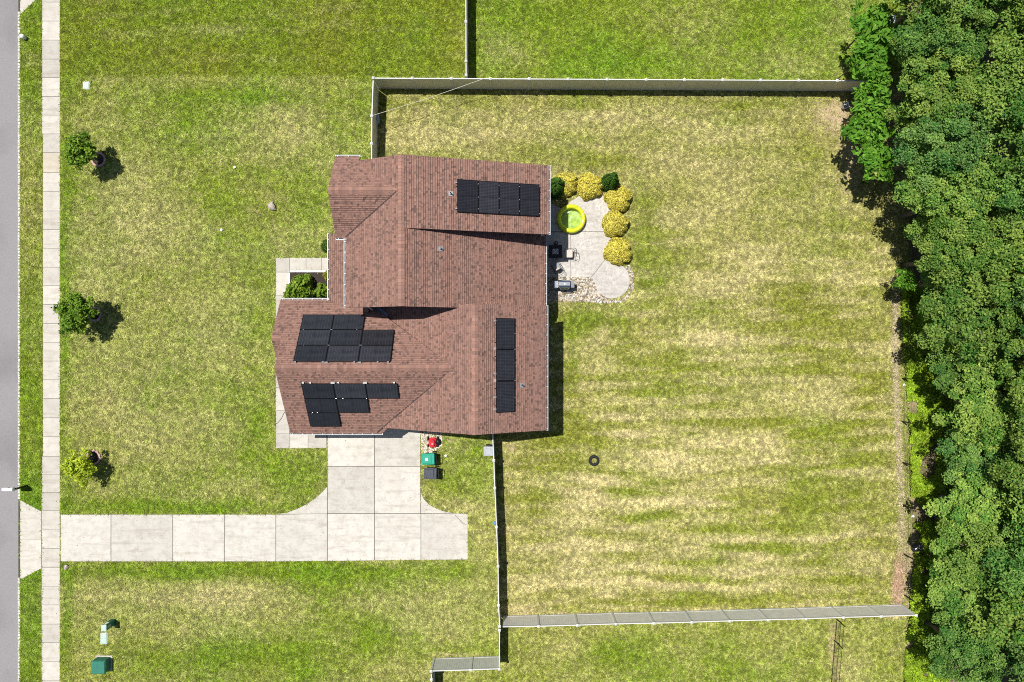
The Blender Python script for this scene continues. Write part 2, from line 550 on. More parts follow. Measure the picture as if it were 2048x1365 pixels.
# photovoltaic glass: cell grid in the panel's own coordinates
m, n, b = new_mat('photovoltaic_glass')
tc = N(n, 'ShaderNodeTexCoord')
br = N(n, 'ShaderNodeTexBrick')
br.offset = 0.0
br.inputs['Color1'].default_value = (.016, .016, .020, 1); br.inputs['Color2'].default_value = (.020, .020, .026, 1)
br.inputs['Mortar'].default_value = (.040, .041, .048, 1)
br.inputs['Scale'].default_value = 1.0; br.inputs['Mortar Size'].default_value = .009
br.inputs['Brick Width'].default_value = .166; br.inputs['Row Height'].default_value = .083
n.links.new(tc.outputs['Object'], br.inputs['Vector'])
oi = N(n, 'ShaderNodeObjectInfo')
r = N(n, 'ShaderNodeMapRange'); r.inputs['To Min'].default_value = .7; r.inputs['To Max'].default_value = 1.35
n.links.new(oi.outputs['Random'], r.inputs['Value'])
nz = N(n, 'ShaderNodeTexNoise'); nz.inputs['Scale'].default_value = 2.5; nz.inputs['Detail'].default_value = 5
n.links.new(tc.outputs['Object'], nz.inputs['Vector'])
r2 = N(n, 'ShaderNodeMapRange'); r2.inputs['To Min'].default_value = .6; r2.inputs['To Max'].default_value = 1.4
n.links.new(nz.outputs['Fac'], r2.inputs['Value'])
mu = N(n, 'ShaderNodeMath', operation='MULTIPLY'); n.links.new(r.outputs[0], mu.inputs[0]); n.links.new(r2.outputs[0], mu.inputs[1])
vm = N(n, 'ShaderNodeVectorMath', operation='SCALE'); n.links.new(br.outputs['Color'], vm.inputs[0]); n.links.new(mu.outputs[0], vm.inputs['Scale'])
n.links.new(vm.outputs[0], b.inputs['Base Color'])
b.inputs['Roughness'].default_value = .22
b.inputs['Specular IOR Level'].default_value = .45
M['pv'] = m

# ------------------------------------------------------------------ site outlines (from the survey of the photograph)
def rect(x0, y0, x1, y1):
    return [G(x0, y0), G(x1, y0), G(x1, y1), G(x0, y1)]


SIDEWALK_X = (84.5, 120.5)
joints_sw = [-70, -32.5, 5, 43, 81, 119, 156, 194, 231, 268.5, 306, 346, 384, 422.6, 459.5, 497, 535, 572, 609.5, 647.5, 685, 722.5, 760, 797.5, 835, 873, 913, 950, 985, 1021.7, 1060, 1097, 1135, 1172.6, 1210, 1248.5, 1285.5, 1323, 1360.5, 1398, 1435]
driveway_polys = []
xe = [121.5, 222.5, 346, 449, 552, 655, 749, 842, 936]
for i in range(8):
    yt = 1029.0 if i < 5 else 1027.5
    yb0 = 1123.5 - max(0, i - 4) * 1.0
    yb1 = 1123.5 - max(0, i - 3) * 1.0
    driveway_polys.append([(xe[i], yt), (xe[i + 1], yt if i != 4 else 1027.5), (xe[i + 1], yb1), (xe[i], yb0)])
driveway_polys += [[(655, 858), (749, 858), (749, 933), (655, 933)], [(749, 858), (841, 858), (841, 933), (749, 933)],
                   [(655, 933), (749, 933), (749, 1027.5), (655, 1027.5)], [(749, 933), (841, 933), (841.5, 1027.5), (749, 1027.5)],
                   [(655, 972), (645, 984), (630, 997), (612, 1009), (592, 1019), (572, 1025.5), (552, 1028.5), (655, 1028)],
                   [(841.5, 985), (848, 998), (858, 1008.5), (872, 1017), (888, 1022.5), (908, 1026), (934, 1027.3), (841.5, 1027.3)]]
apron_polys = [[(40.5, 1000), (83.5, 1023), (83.5, 1080), (40.5, 1080)], [(40.5, 1080), (83.5, 1080), (83.5, 1137), (40.5, 1160)],
               [(40.5, -60), (83.5, -60), (83.5, -10), (42, 28), (40.5, 28)]]
fw = 552
walk_polys = [[(554, 516), (579.5, 516), (579.5, 545), (552, 545), (552, 518)], [(579.5, 516), (612.5, 516), (612.5, 541), (579.5, 541)],
              [(612.5, 516), (643.5, 516), (643.5, 541), (612.5, 541)], [(643.5, 516), (676, 516), (676, 541), (643.5, 541)]]
for y0, y1 in ((545, 591), (591, 637), (637, 683), (683, 729), (729, 775.5), (775.5, 821.6), (821.6, 868)):
    walk_polys.append([(552, y0), (579.5, y0), (579.5, y1), (552, y1)])
walk_polys += [[(552, 868), (580, 868), (580, 897), (552, 897)], [(580, 862), (616.5, 862), (616.5, 897), (580, 897)], [(616.5, 862), (653.5, 862), (653.5, 896.5), (616.5, 896.5)]]
patio_polys = [[(1092, 402), (1124, 418), (1138, 405), (1160, 392), (1190, 388), (1222, 396), (1226, 464), (1092, 464)],
               [(1092, 464), (1141.5, 464), (1141.5, 555), (1092, 555)],
               [(1141.5, 464), (1226, 464), (1226, 500), (1182.5, 555), (1141.5, 555)]]
pad = [(1182.5, 555), (1226, 500)]
for k in range(0, 19):
    a = math.radians(-62 + k * 12.6)
    pad.append((1223.5 + 36.5 * math.cos(a), 561.5 + 36.5 * math.sin(a)))
patio_polys.append(pad)
bed_poly = [(579.5, 545), (676, 545), (676, 640), (579.5, 640)]
gravel_polys = [[(1090, 555), (1183, 555), (1196, 585), (1215, 600), (1240, 601), (1258, 588), (1262, 560), (1252, 536), (1257, 530), (1266, 548), (1267, 572), (1259, 590), (1244, 604), (1212, 606), (1160, 603), (1090, 603)]]
gravel_white = [[(842, 860), (884, 860), (884, 892), (872, 900), (860, 908), (843, 905)]]


def gp(poly):
    return [G(*p) for p in poly]


hard = [gp(p) for p in driveway_polys + apron_polys + walk_polys + patio_polys + [bed_poly] + gravel_polys]
hard.append([G(84.5, -200), G(120.5, -200), G(120.5, 1600), G(84.5, 1600)])
house_fp = [[(-9.2, 10.0), (1.7, 10.0), (1.7, -5), (-13.3, -5.2), (-13.3, 2.1), (-9.2, 2.1)]]


# ------------------------------------------------------------------ lawn colour field
def ssm(a, b, x):
    t = np.clip((x - a) / (b - a), 0, 1)
    return t * t * (3 - 2 * t)


def soft_box(px, py, x0, y0, x1, y1, e=14.):
    return ssm(x0 - e, x0 + e, px) * (1 - ssm(x1 - e, x1 + e, px)) * ssm(y0 - e, y0 + e, py) * (1 - ssm(y1 - e, y1 + e, py))


PATCH = [  # centre x,y, radii, change of dryness (photo pixels on the lawn plane)
    (430, 60, 330, 16, .14), (480, 110, 300, 14, .12), (300, 20, 200, 14, .06), (520, 135, 160, 12, -.05), (780, 120, 110, 45, -.22), (170, 100, 60, 70, -.12), (160, 190, 40, 40, -.1),
    (470, 195, 170, 22, -.28), (430, 235, 90, 18, -.15), (700, 230, 50, 60, -.15), (540, 250, 90, 40, .22), (610, 300, 60, 60, .1), (380, 280, 70, 60, -.2),
    (430, 380, 60, 40, -.25), (480, 415, 60, 25, -.22), (560, 420, 60, 50, -.12), (250, 380, 80, 80, .15), (280, 460, 120, 60, .18), (620, 380, 40, 70, -.22),
    (520, 350, 70, 20, -.2), (200, 560, 60, 60, .1), (480, 480, 60, 40, -.12), (450, 560, 100, 30, -.1), (600, 480, 60, 30, .15), (250, 700, 90, 90, .05),
    (420, 700, 90, 80, .12), (350, 760, 120, 40, -.1), (460, 790, 60, 40, -.18), (300, 860, 110, 50, .14), (230, 800, 60, 60, .1), (500, 920, 100, 40, -.15), (590, 950, 80, 40, -.3),
    (140, 340, 24, 400, -.06), (520, 640, 30, 120, -.15), (520, 850, 30, 60, -.25), (330, 1015, 260, 16, -.42), (130, 600, 12, 500, -.3), (140, 930, 40, 60, -.1),
    # south strip beside the drive
    (460, 1140, 420, 18, -.40), (130, 1250, 14, 130, -.3), (300, 1195, 170, 32, .30), (480, 1190, 120, 26, .26), (380, 1250, 150, 45, .14), (560, 1220, 80, 30, .10), (560, 1300, 130, 28, -.28), (750, 1270, 60, 40, -.28), (660, 1210, 50, 60, -.2), (860, 1230, 120, 60, .22), (700, 1160, 120, 25, -.22), (560, 1345, 140, 30, -.22), (350, 1320, 90, 40, -.2), (930, 1300, 70, 20, -.22), (800, 1340, 60, 25, .06), (250, 1340, 70, 40, -.08), (965, 1090, 25, 90, .1), (900, 960, 50, 50, -.32), (920, 1010, 60, 14, .3), (960, 900, 30, 40, -.2),
    # north lawn
    (1180, 60, 110, 80, -.1), (1010, 110, 40, 40, .26), (980, 80, 20, 60, .1), (1580, 130, 70, 26, .3), (1680, 70, 40, 90, .22), (1400, 70, 60, 70, .14), (1250, 120, 80, 30, -.2), (1120, 30, 60, 30, -.18), (1500, 50, 60, 40, -.1), (1300, 30, 60, 30, .06),
    # back yard
    (1100, 205, 330, 16, -.12), (900, 230, 130, 16, .1), (880, 280, 120, 22, .16), (1060, 300, 60, 20, -.16), (1180, 240, 90, 22, .12), (1300, 230, 110, 30, .14), (1480, 210, 60, 12, -.14), (1330, 330, 70, 26, .12), (1230, 320, 70, 20, -.15), (1180, 320, 40, 16, -.1), (1440, 270, 110, 26, .12), (1620, 290, 40, 50, -.1), (1500, 370, 110, 50, .06), (1290, 450, 30, 80, -.16), (1620, 420, 90, 60, -.05), (1540, 500, 120, 40, .10), (1330, 560, 50, 40, -.22), (1480, 600, 110, 40, .05), (1600, 600, 80, 40, -.14),
    (1170, 640, 60, 18, -.3), (1140, 740, 20, 90, -.22), (1250, 700, 60, 80, -.14), (1340, 760, 70, 40, -.18), (1210, 660, 20, 16, .35), (1430, 690, 80, 24, .22), (1560, 640, 90, 30, -.14), (1620, 720, 110, 50, -.12), (1540, 790, 60, 12, .22), (1400, 650, 40, 20, .18),
    (1560, 850, 120, 22, -.26), (1600, 880, 40, 14, -.1), (1340, 920, 60, 26, .34), (1250, 870, 40, 14, .2), (1530, 880, 40, 18, .2), (1440, 890, 80, 12, .18), (1160, 880, 80, 30, -.18), (1090, 930, 40, 40, -.15), (1180, 1000, 24, 40, .2), (1210, 960, 24, 14, .22), (1300, 1035, 90, 9, -.4), (1330, 1005, 100, 10, .32), (1300, 1055, 60, 9, .28), (1180, 1095, 110, 12, .28), (1450, 1083, 110, 9, .38), (1640, 1075, 70, 9, .24), (1380, 1105, 90, 9, -.26), (1560, 1095, 30, 12, -.3), (1240, 1135, 120, 9, .34), (1060, 1120, 40, 30, .1), (1200, 1165, 160, 9, .26), (1530, 1125, 90, 14, .14), (1520, 1155, 90, 12, .18), (1380, 1195, 200, 14, -.26), (1600, 1010, 80, 20, -.12), (1560, 1050, 40, 12, -.25), (1500, 1000, 30, 60, -.1), (1620, 960, 80, 20, -.08), (1720, 1000, 50, 150, -.06), (1200, 1190, 50, 10, .22), (1040, 1200, 30, 60, .08), (1060, 1000, 40, 40, -.12), (1670, 880, 60, 60, -.1), (1740, 760, 40, 60, -.12),
    (1500, 520, 50, 18, .16), (1360, 440, 60, 30, .06), (1420, 610, 50, 16, -.16),
    # south yard
    (1230, 1300, 60, 24, -.2), (1140, 1290, 50, 26, .14), (1480, 1310, 80, 40, -.05), (1350, 1345, 90, 26, -.12), (1620, 1320, 40, 40, -.1), (1740, 1290, 60, 40, .05), (1700, 1345, 40, 30, .22),
]


def lawn_fields(x, y):
    px = 1024 + x * FPX / CAMH
    py = 682.5 - y * FPX / CAMH
    wx = (fbm(x, y, 2.0, 41, 3) - .5) * 34
    wy = (fbm(x, y, 2.0, 51, 3) - .5) * 18
    qx, qy = px + wx, py + wy
    dry = np.full(x.shape, .45)
    lush = np.full(x.shape, .26)
    north_l = soft_box(px, py, -400, -900, 931, 153, 8)
    north_r = soft_box(px, py, 935, -900, 4000, 160, 4)
    yard = soft_box(px, py, 750, 168, 1800, 1240, 5) * (1 - soft_box(px, py, 600, 870, 995, 1400, 4))
    southr = soft_box(px, py, 1002, 1244, 3000, 3000, 4)
    verge = soft_box(px, py, -200, -900, 84, 3000, 2)
    south_l = soft_box(px, py, 120, 1124, 1000, 3000, 4)
    dry = dry * (1 - north_l) + north_l * .12
    dry = dry * (1 - north_r) + north_r * .20
    dry = dry * (1 - yard) + yard * .53
    dry = dry * (1 - southr) + southr * .38
    dry = dry * (1 - south_l) + south_l * .40
    mid = np.exp(-((py - 420) / 260) ** 2)
    dry = dry * (1 - verge) + verge * (.12 + .26 * mid)
    lush = lush + .16 * north_r - .20 * yard - .02 * north_l + .3 * verge * (1 - mid) - .02 * southr
    amp_p = .95 + .8 * yard
    for cx, cy, rx, ry, d in PATCH:
        g = np.exp(-(((qx - cx) / rx) ** 2 + ((qy - cy) / ry) ** 2))
        dry = dry + d * amp_p * g
        if d < -.15:
            lush = lush - d * .8 * g * (1 - .6 * yard)
    n1 = fbm(x, y, 2.6, 5, 4) - .5
    n2 = fbm(x, y, .55, 11, 3) - .5
    streak = fbm(x * .24 - y * .02, y * 1.75 - x * .07, .9, 21, 3) - .5
    cross = fbm(x * 1.2 + y * .1, y * .25, .8, 31, 3) - .5
    n3 = fbm(x, y, .26, 15, 2) - .5
    mow = np.sin((py + px * .035 * np.sin(px / 310.) + 14 * (fbm(x * .35, y, 2.2, 66, 2) - .5) * 2) * 2 * np.pi / 33.)
    mow_amp = .27 * yard * ssm(640, 960, py) * (1 - ssm(1195, 1225, py)) * ssm(.36, .62, fbm(x * .3, y, 1.6, 67, 2)) * ssm(1020, 1120, px) * (1 - ssm(1700, 1780, px))
    mow_amp = mow_amp + .05 * yard * (1 - ssm(300, 380, py)) + .05 * north_l
    dry = dry + mow * mow_amp
    quiet = 1 - .4 * north_l
    band = ssm(.44, .62, streak + .5) - .36
    dry = dry - .11 + (n1 * (.26 + .10 * yard) + n2 * .24 + n3 * .22) * quiet + streak * (.16 + .14 * north_l + .12 * yard) + band * (.30 * yard * ssm(330, 620, py) + .05 * north_l) + cross * (.10 * yard + .16 * north_r)
    lush = lush - n1 * .4 + (fbm(x, y, 4, 61, 3) - .5) * .5
    # green margins along paving and house
    m = np.zeros(x.shape)
    soil = np.exp(-(((qx - 1670) / 52) ** 2 + ((qy - 232) / 42) ** 2)) * .8 + np.exp(-(((qx - 1705) / 26) ** 2 + ((qy - 330) / 70) ** 2)) * .8
    soil += np.exp(-(((qx - 1030) / 9) ** 2 + ((qy - 896) / 9) ** 2)) * .8 + np.exp(-(((qx - 908) / 8) ** 2 + ((qy - 917) / 8) ** 2)) * .6 + np.exp(-(((qx - 905) / 8) ** 2 + ((qy - 880) / 6) ** 2)) * .6
    soil += np.exp(-(((qx - 548) / 26) ** 2 + ((qy - 395) / 14) ** 2)) * .35 + np.exp(-(((qx - 500) / 26) ** 2 + ((qy - 425) / 14) ** 2)) * .4
    soil += np.exp(-(((qx - 870) / 32) ** 2 + ((qy - 882) / 20) ** 2)) * .3
    soil += .9 * ssm(1800, 1840, qx) + .55 * soft_box(qx, qy, 1660, 1240, 1676, 1500, 4)
    soil += .5 * soft_box(px, py, 1000, 1222, 1820, 1234, 4) * (fbm(x, y, .6, 77, 2) > .42) + .55 * soft_box(px, py, 868, 1306, 960, 1314, 3)
    soil = np.clip(soil + (fbm(x, y, .5, 81, 3) - .5) * .5 * (soil > .05), 0, 1)
    base = lerp(lerp(np.tile(C_OLIVE, (x.size, 1)), C_OLIVE_YARD, np.clip(yard, 0, 1).ravel()), C_OLIVE_NORTH, np.clip(north_l, 0, 1).ravel())
    return np.clip(dry, 0, 1), np.clip(lush, 0, 1), soil, base


C_OLIVE = np.array([.222, .266, .013]); C_OLIVE_YARD = np.array([.238, .255, .028]); C_OLIVE_NORTH = np.array([.188, .222, .008]); C_LUSH = np.array([.128, .285, .006]); C_STRAW = np.array([.585, .51, .245]); C_SOIL = np.array([.50, .37, .25])


def lerp(a, b, t):
    return a + (b - a) * t[:, None]


# ground sheet -----------------------------------------------------------------
KX = G(40.0, 0)[0]
xs = np.concatenate([np.arange(KX, 36, .16), np.array([37, 38.5, 41, 46, 56, 80, 130, 220, 400])])
ys = np.concatenate([-np.array([400, 220, 130, 80, 56, 42, 34, 29, 27, 26])[:], np.arange(-25.5, 25.5, .16), np.array([26, 27, 29, 34, 42, 56, 80, 130, 220, 400])])
gx, gy = np.meshgrid(xs, ys)
fx_, fy_ = gx.ravel(), gy.ravel()
dry, lush, soil, base = lawn_fields(fx_, fy_)
gcol = lerp(lerp(base, C_LUSH, lush), C_STRAW, dry) * .60
gcol = lerp(gcol, C_SOIL * .95, soil)
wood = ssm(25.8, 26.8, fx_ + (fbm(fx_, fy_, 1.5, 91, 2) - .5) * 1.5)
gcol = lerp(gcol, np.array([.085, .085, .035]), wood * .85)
nx, ny = len(xs), len(ys)
idx = np.arange(nx * ny).reshape(ny, nx)
q = np.stack([idx[:-1, :-1], idx[:-1, 1:], idx[1:, 1:], idx[1:, :-1]], -1).reshape(-1, 4)
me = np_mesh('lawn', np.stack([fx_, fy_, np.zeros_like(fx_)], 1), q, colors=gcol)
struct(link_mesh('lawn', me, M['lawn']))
# land across the street
far = np.array([[-400, -400, 0], [-43.5, -400, 0], [-43.5, 400, 0], [-400, 400, 0]])
me = np_mesh('far_lawn', far, np.array([[0, 1, 2, 3]]), colors=np.tile(C_OLIVE, (4, 1)))
struct(link_mesh('far_lawn', me, M['lawn']))
# road
struct(MB().box(-43.6, KX - .06, -400, 400, -.6, -.10).build('road', M['asphalt']))
# kerb of small blocks
kb = struct(MB().box(KX - .13, KX + .006, -60, 60, -.5, -.03).build('kerb', M['joint']))
k = MB(); y = -24.0; r_ = random.Random(4)
while y < 24:
    L = r_.uniform(.17, .22)
    yy = 682.5 - y * FPX / CAMH
    if not (1000 < yy < 1160 or yy < 26):
        a = r_.uniform(-.008, .008)
        k.bbox(KX - .145 + a, KX + .012 + a, y, y + L - .022, -.2, .012 + r_.uniform(-.006, .006), .012)
    y += L
for a, b_ in (((1002, 1159)), ((-60, 26))):
    y0, y1 = G(0, b_)[1], G(0, a)[1]
    k.box(KX - .14, KX + .012, y0, y1, -.2, -.055)
kk = k.build('kerb_block_row', M['kerb'], kb); stuff(kk)


# ------------------------------------------------------------------ paving
def paving(name, polys, material, z=.035, gap=.014, th=.10, base_z=.006):
    base = MB()
    slabs = []
    for p in polys:
        w = gp(p)
        base.prism(w, -.12, base_z)
        slabs.append(w)
    root = struct(base.build(name, M['joint']))
    for w in slabs:
        a = sum(w[i][0] * w[(i + 1) % len(w)][1] - w[(i + 1) % len(w)][0] * w[i][1] for i in range(len(w)))
        if a < 0:
            w = w[::-1]
        ins = []
        nn = len(w)
        for i in range(nn):
            p0, p1, p2 = Vector(w[i - 1]), Vector(w[i]), Vector(w[(i + 1) % nn])
            d1, d2 = (p1 - p0).normalized(), (p2 - p1).normalized()
            n1, n2 = Vector((-d1.y, d1.x)), Vector((-d2.y, d2.x))
            bis = (n1 + n2).normalized()
            c = max(.35, bis.dot(n1))
            ins.append(tuple(p1 + bis * (gap / c)))
        cx = sum(p[0] for p in ins) / nn; cy = sum(p[1] for p in ins) / nn
        zz = z + random.uniform(-.004, .004)
        mb = MB().prism([(p[0] - cx, p[1] - cy) for p in ins], -th, zz, .008)
        o = mb.build('slab', material, root, world=False)
        o.location = (cx, cy, 0)
    return root


drv = paving('driveway', driveway_polys, M['concrete'], gap=.016)
ck = MB()
cp = [G(*p_) for p_ in ((910, 1029), (914, 1035), (919, 1039), (924, 1045), (931, 1049), (935, 1050))]
for a_, b2 in zip(cp[:-1], cp[1:]):
    ck.add([(a_[0] - .006, a_[1] - .008, .0425), (b2[0] - .006, b2[1] - .008, .0425), (b2[0] + .006, b2[1] + .008, .0425), (a_[0] + .006, a_[1] + .008, .0425)], [(0, 1, 2, 3)])
ck.build('crack', M['joint'], drv, world=False)
sw = [[(SIDEWALK_X[0] + (1.6 if 231 < a < 900 else 0) - (1.0 if a > 960 else 0), a), (SIDEWALK_X[1], a), (SIDEWALK_X[1], b_), (SIDEWALK_X[0] + (1.6 if 231 < a < 900 else 0) - (1.0 if a > 960 else 0), b_)] for a, b_ in zip(joints_sw[:-1], joints_sw[1:])]
root = paving('sidewalk', sw, M['walk'], z=.03, gap=.010)
for i, ch in enumerate(root.children):
    if 305 < joints_sw[i] < 340:
        ch.data.materials.clear(); ch.data.materials.append(M['walk_tan'])
# aprons slope down to the road
ap = struct(MB().prism(gp(apron_polys[0] + apron_polys[1][2:4]), -.3, -.16).build('driveway_apron', M['joint']))
for p in apron_polys:
    w = gp(p)
    mb = MB()
    n_ = len(w)
    x0 = min(a[0] for a in w); x1 = max(a[0] for a in w)
    zt = lambda X: .004 + .022 * (X - x0) / (x1 - x0)
    cy = sum(a[1] for a in w) / n_; cx = sum(a[0] for a in w) / n_
    sh = [(cx + (a[0] - cx) * .985, cy + (a[1] - cy) * .992) for a in w]
    top = [(a[0], a[1], zt(a[0]) + .012) for a in sh]
    bot = [(a[0], a[1], -.15) for a in sh]
    mb.add(top + bot, [tuple(range(n_))[::-1], tuple(range(n_, 2 * n_))] + [(i, (i + 1) % n_, n_ + (i + 1) % n_, n_ + i) for i in range(n_)])
    mb.build('slab', M['walk'], ap, world=False)
paving('front_walkway', walk_polys, M['walk'], z=.04, gap=.008)
paving('patio', patio_polys, M['patio'], z=.05, gap=.010)

# bed with border pavers
bed = struct(MB().prism(gp(bed_poly), -.1, .03).build('planting_bed', M['mulch']))
for i in range(7):
    x0 = 580 + i * 12.2
    a = G(x0 + .3, 541.2); b_ = G(x0 + 11.9, 545.2)
    MB().bbox(a[0], b_[0], b_[1], a[1], 0, .075 + random.uniform(-.006, .006), .012).build('edging_block', M['trim'], bed)
for i in range(4):
    y0 = 546 + i * 12.2
    a = G(577.0, y0 + .3); b_ = G(580.6, y0 + 11.9)
    MB().bbox(a[0], b_[0], b_[1], a[1], 0, .075 + random.uniform(-.006, .006), .012).build('edging_block', M['trim'], bed)


# ------------------------------------------------------------------ leaves and grass meshes
def quads_from(c, t, nrm, L, Wd):
    """diamond leaf: centre c, direction t, normal nrm (all Nx3), length L, width Wd"""
    b = np.cross(nrm, t)
    b /= np.linalg.norm(b, axis=1)[:, None] + 1e-9
    L = np.asarray(L).reshape(-1, 1); Wd = np.asarray(Wd).reshape(-1, 1)
    v = np.stack([c - t * L * .5, c + b * Wd * .5 + t * L * .05, c + t * L * .5, c - b * Wd * .5 + t * L * .05], 1).reshape(-1, 3)
    f = np.arange(len(c) * 4).reshape(-1, 4)
    return v, f


def unit(a):
    return a / (np.linalg.norm(a, axis=1)[:, None] + 1e-9)


def tilt_leaves(rs, base_n, jit):
    nrm = unit(base_n + rs.normal(0, jit, base_n.shape))
    t = unit(np.cross(nrm, rs.normal(0, 1, base_n.shape)))
    return nrm, t


def leaf_mesh(name, c, nrm, t, L, Wd, col):
    v, f = quads_from(c, t, nrm, L, Wd)
    return np_mesh(name, v, f, colors=np.repeat(col, 4, 0))


# ------------------------------------------------------------------ roof of the house
def plane(x0, y0, h0, bx, by):
    return (h0 - bx * x0 - by * y0, bx, by)


def hz(pl, x, y):
    return pl[0] + pl[1] * x + pl[2] * y


def on_plane(px, py, pl, off=0.0):
    kx = (px - 1024) / FPX; ky = (682.5 - py) / FPX
    c = pl[1] * kx + pl[2] * ky
    h = (pl[0] + off + c * CAMH) / (1 + c)
    return Vector((kx * (CAMH - h), ky * (CAMH - h), h))


RX, RH = -6.13, 7.30                    # main ridge
P_MW = plane(RX, 0, RH, .50, 0)
P_ME = plane(RX, 0, RH, -.52, 0)
P_TE = plane(RX, 0, RH, -.29, 0)
GY, GH = 8.36, 7.20                     # west gable over the north wing
P_GN = plane(0, GY, GH, 0, -.70)
P_GS = plane(0, GY, GH, 0, .70)
P_PO = plane(-11.3, 0, 2.80, .25, 0)    # porch
FY, FH = -1.55, 5.55                    # front gable over the garage
P_FN = plane(0, FY, FH, 0, -.685)
P_FS = plane(0, FY, FH, 0, .685)
SY = .17
P_SS = plane(0, SY, hz(P_FN, 0, SY), 0, .75)
WX, WH = -2.10, 6.20                    # rear wing
P_WW = plane(WX, 0, WH, .55, 0)
P_WE = plane(WX, 0, WH, -.50, 0)

slopes = [  # plane, convex plan outlines
    (P_MW, [[(-9.6, 1.92), (RX, 1.92), (RX, 10.31), (-9.6, 10.31)]]),
    (P_ME, [[(RX, 1.92), (2.03, 1.92), (2.03, 6.49), (RX, 6.49)]]),
    (P_TE, [[(RX, 6.26), (2.14, 6.26), (2.14, 10.31), (RX, 10.31)]]),
    (P_GN, [[(-10.19, GY), (-6.33, GY), (-9.1, 10.31), (-10.19, 10.31)], [(-10.19, 10.31), (-8.77, 10.31), (-8.77, 10.62), (-10.19, 10.62)]]),
    (P_GS, [[(-10.19, GY), (-6.33, GY), (-9.66, 5.97), (-10.19, 5.97)]]),
    (P_PO, [[(-11.3, 1.74), (-8.72, 1.74), (-8.72, 6.63), (-11.3, 6.63)]]),
    (P_FN, [[(-13.73, FY), (-9.3, FY), (-9.3, 2.54), (-13.73, 2.54)], [(-9.3, FY), (-3.3, FY), (-8.6, 2.10), (-9.3, 2.10)], [(-14.33, SY), (-13.73, SY), (-13.73, 2.54), (-14.33, 2.54)]]),
    (P_FS, [[(-13.73, FY), (-3.3, FY), (-8.03, -5.70), (-13.73, -5.70)]]),
    (P_SS, [[(-14.33, SY), (-13.6, SY), (-13.6, -2.2), (-14.33, -2.2)]]),
    (P_WW, [[(WX, -5.34), (WX, 2.12), (-8.6, 2.12), (-8.45, -5.34)]]),
    (P_WE, [[(WX, -5.34), (2.05, -5.34), (2.05, 2.12), (WX, 2.12)]]),
]


def clip_convex(sub, clip):
    a = sum(clip[i][0] * clip[(i + 1) % len(clip)][1] - clip[(i + 1) % len(clip)][0] * clip[i][1] for i in range(len(clip)))
    if a < 0:
        clip = clip[::-1]
    out = sub
    for i in range(len(clip)):
        x0, y0 = clip[i]; x1, y1 = clip[(i + 1) % len(clip)]
        ex, ey = x1 - x0, y1 - y0
        inp = out; out = []
        if not inp:
            return []
        d = [ex * (p[1] - y0) - ey * (p[0] - x0) for p in inp]
        for j in range(len(inp)):
            a, b_ = inp[j - 1], inp[j]
            da, db = d[j - 1], d[j]
            if db >= 0:
                if da < 0:
                    t = da / (da - db); out.append((a[0] + (b_[0] - a[0]) * t, a[1] + (b_[1] - a[1]) * t))
                out.append(b_)
            elif da >= 0:
                t = da / (da - db); out.append((a[0] + (b_[0] - a[0]) * t, a[1] + (b_[1] - a[1]) * t))
    return out


SH_COL = [((.260, .150, .120), .49), ((.228, .132, .106), .27), ((.188, .112, .092), .16), ((.140, .090, .076), .08)]
house = thing('house', 'two storey house with brown shingle roof of several gables and white gutters', 'house', (-5, 2, 0))


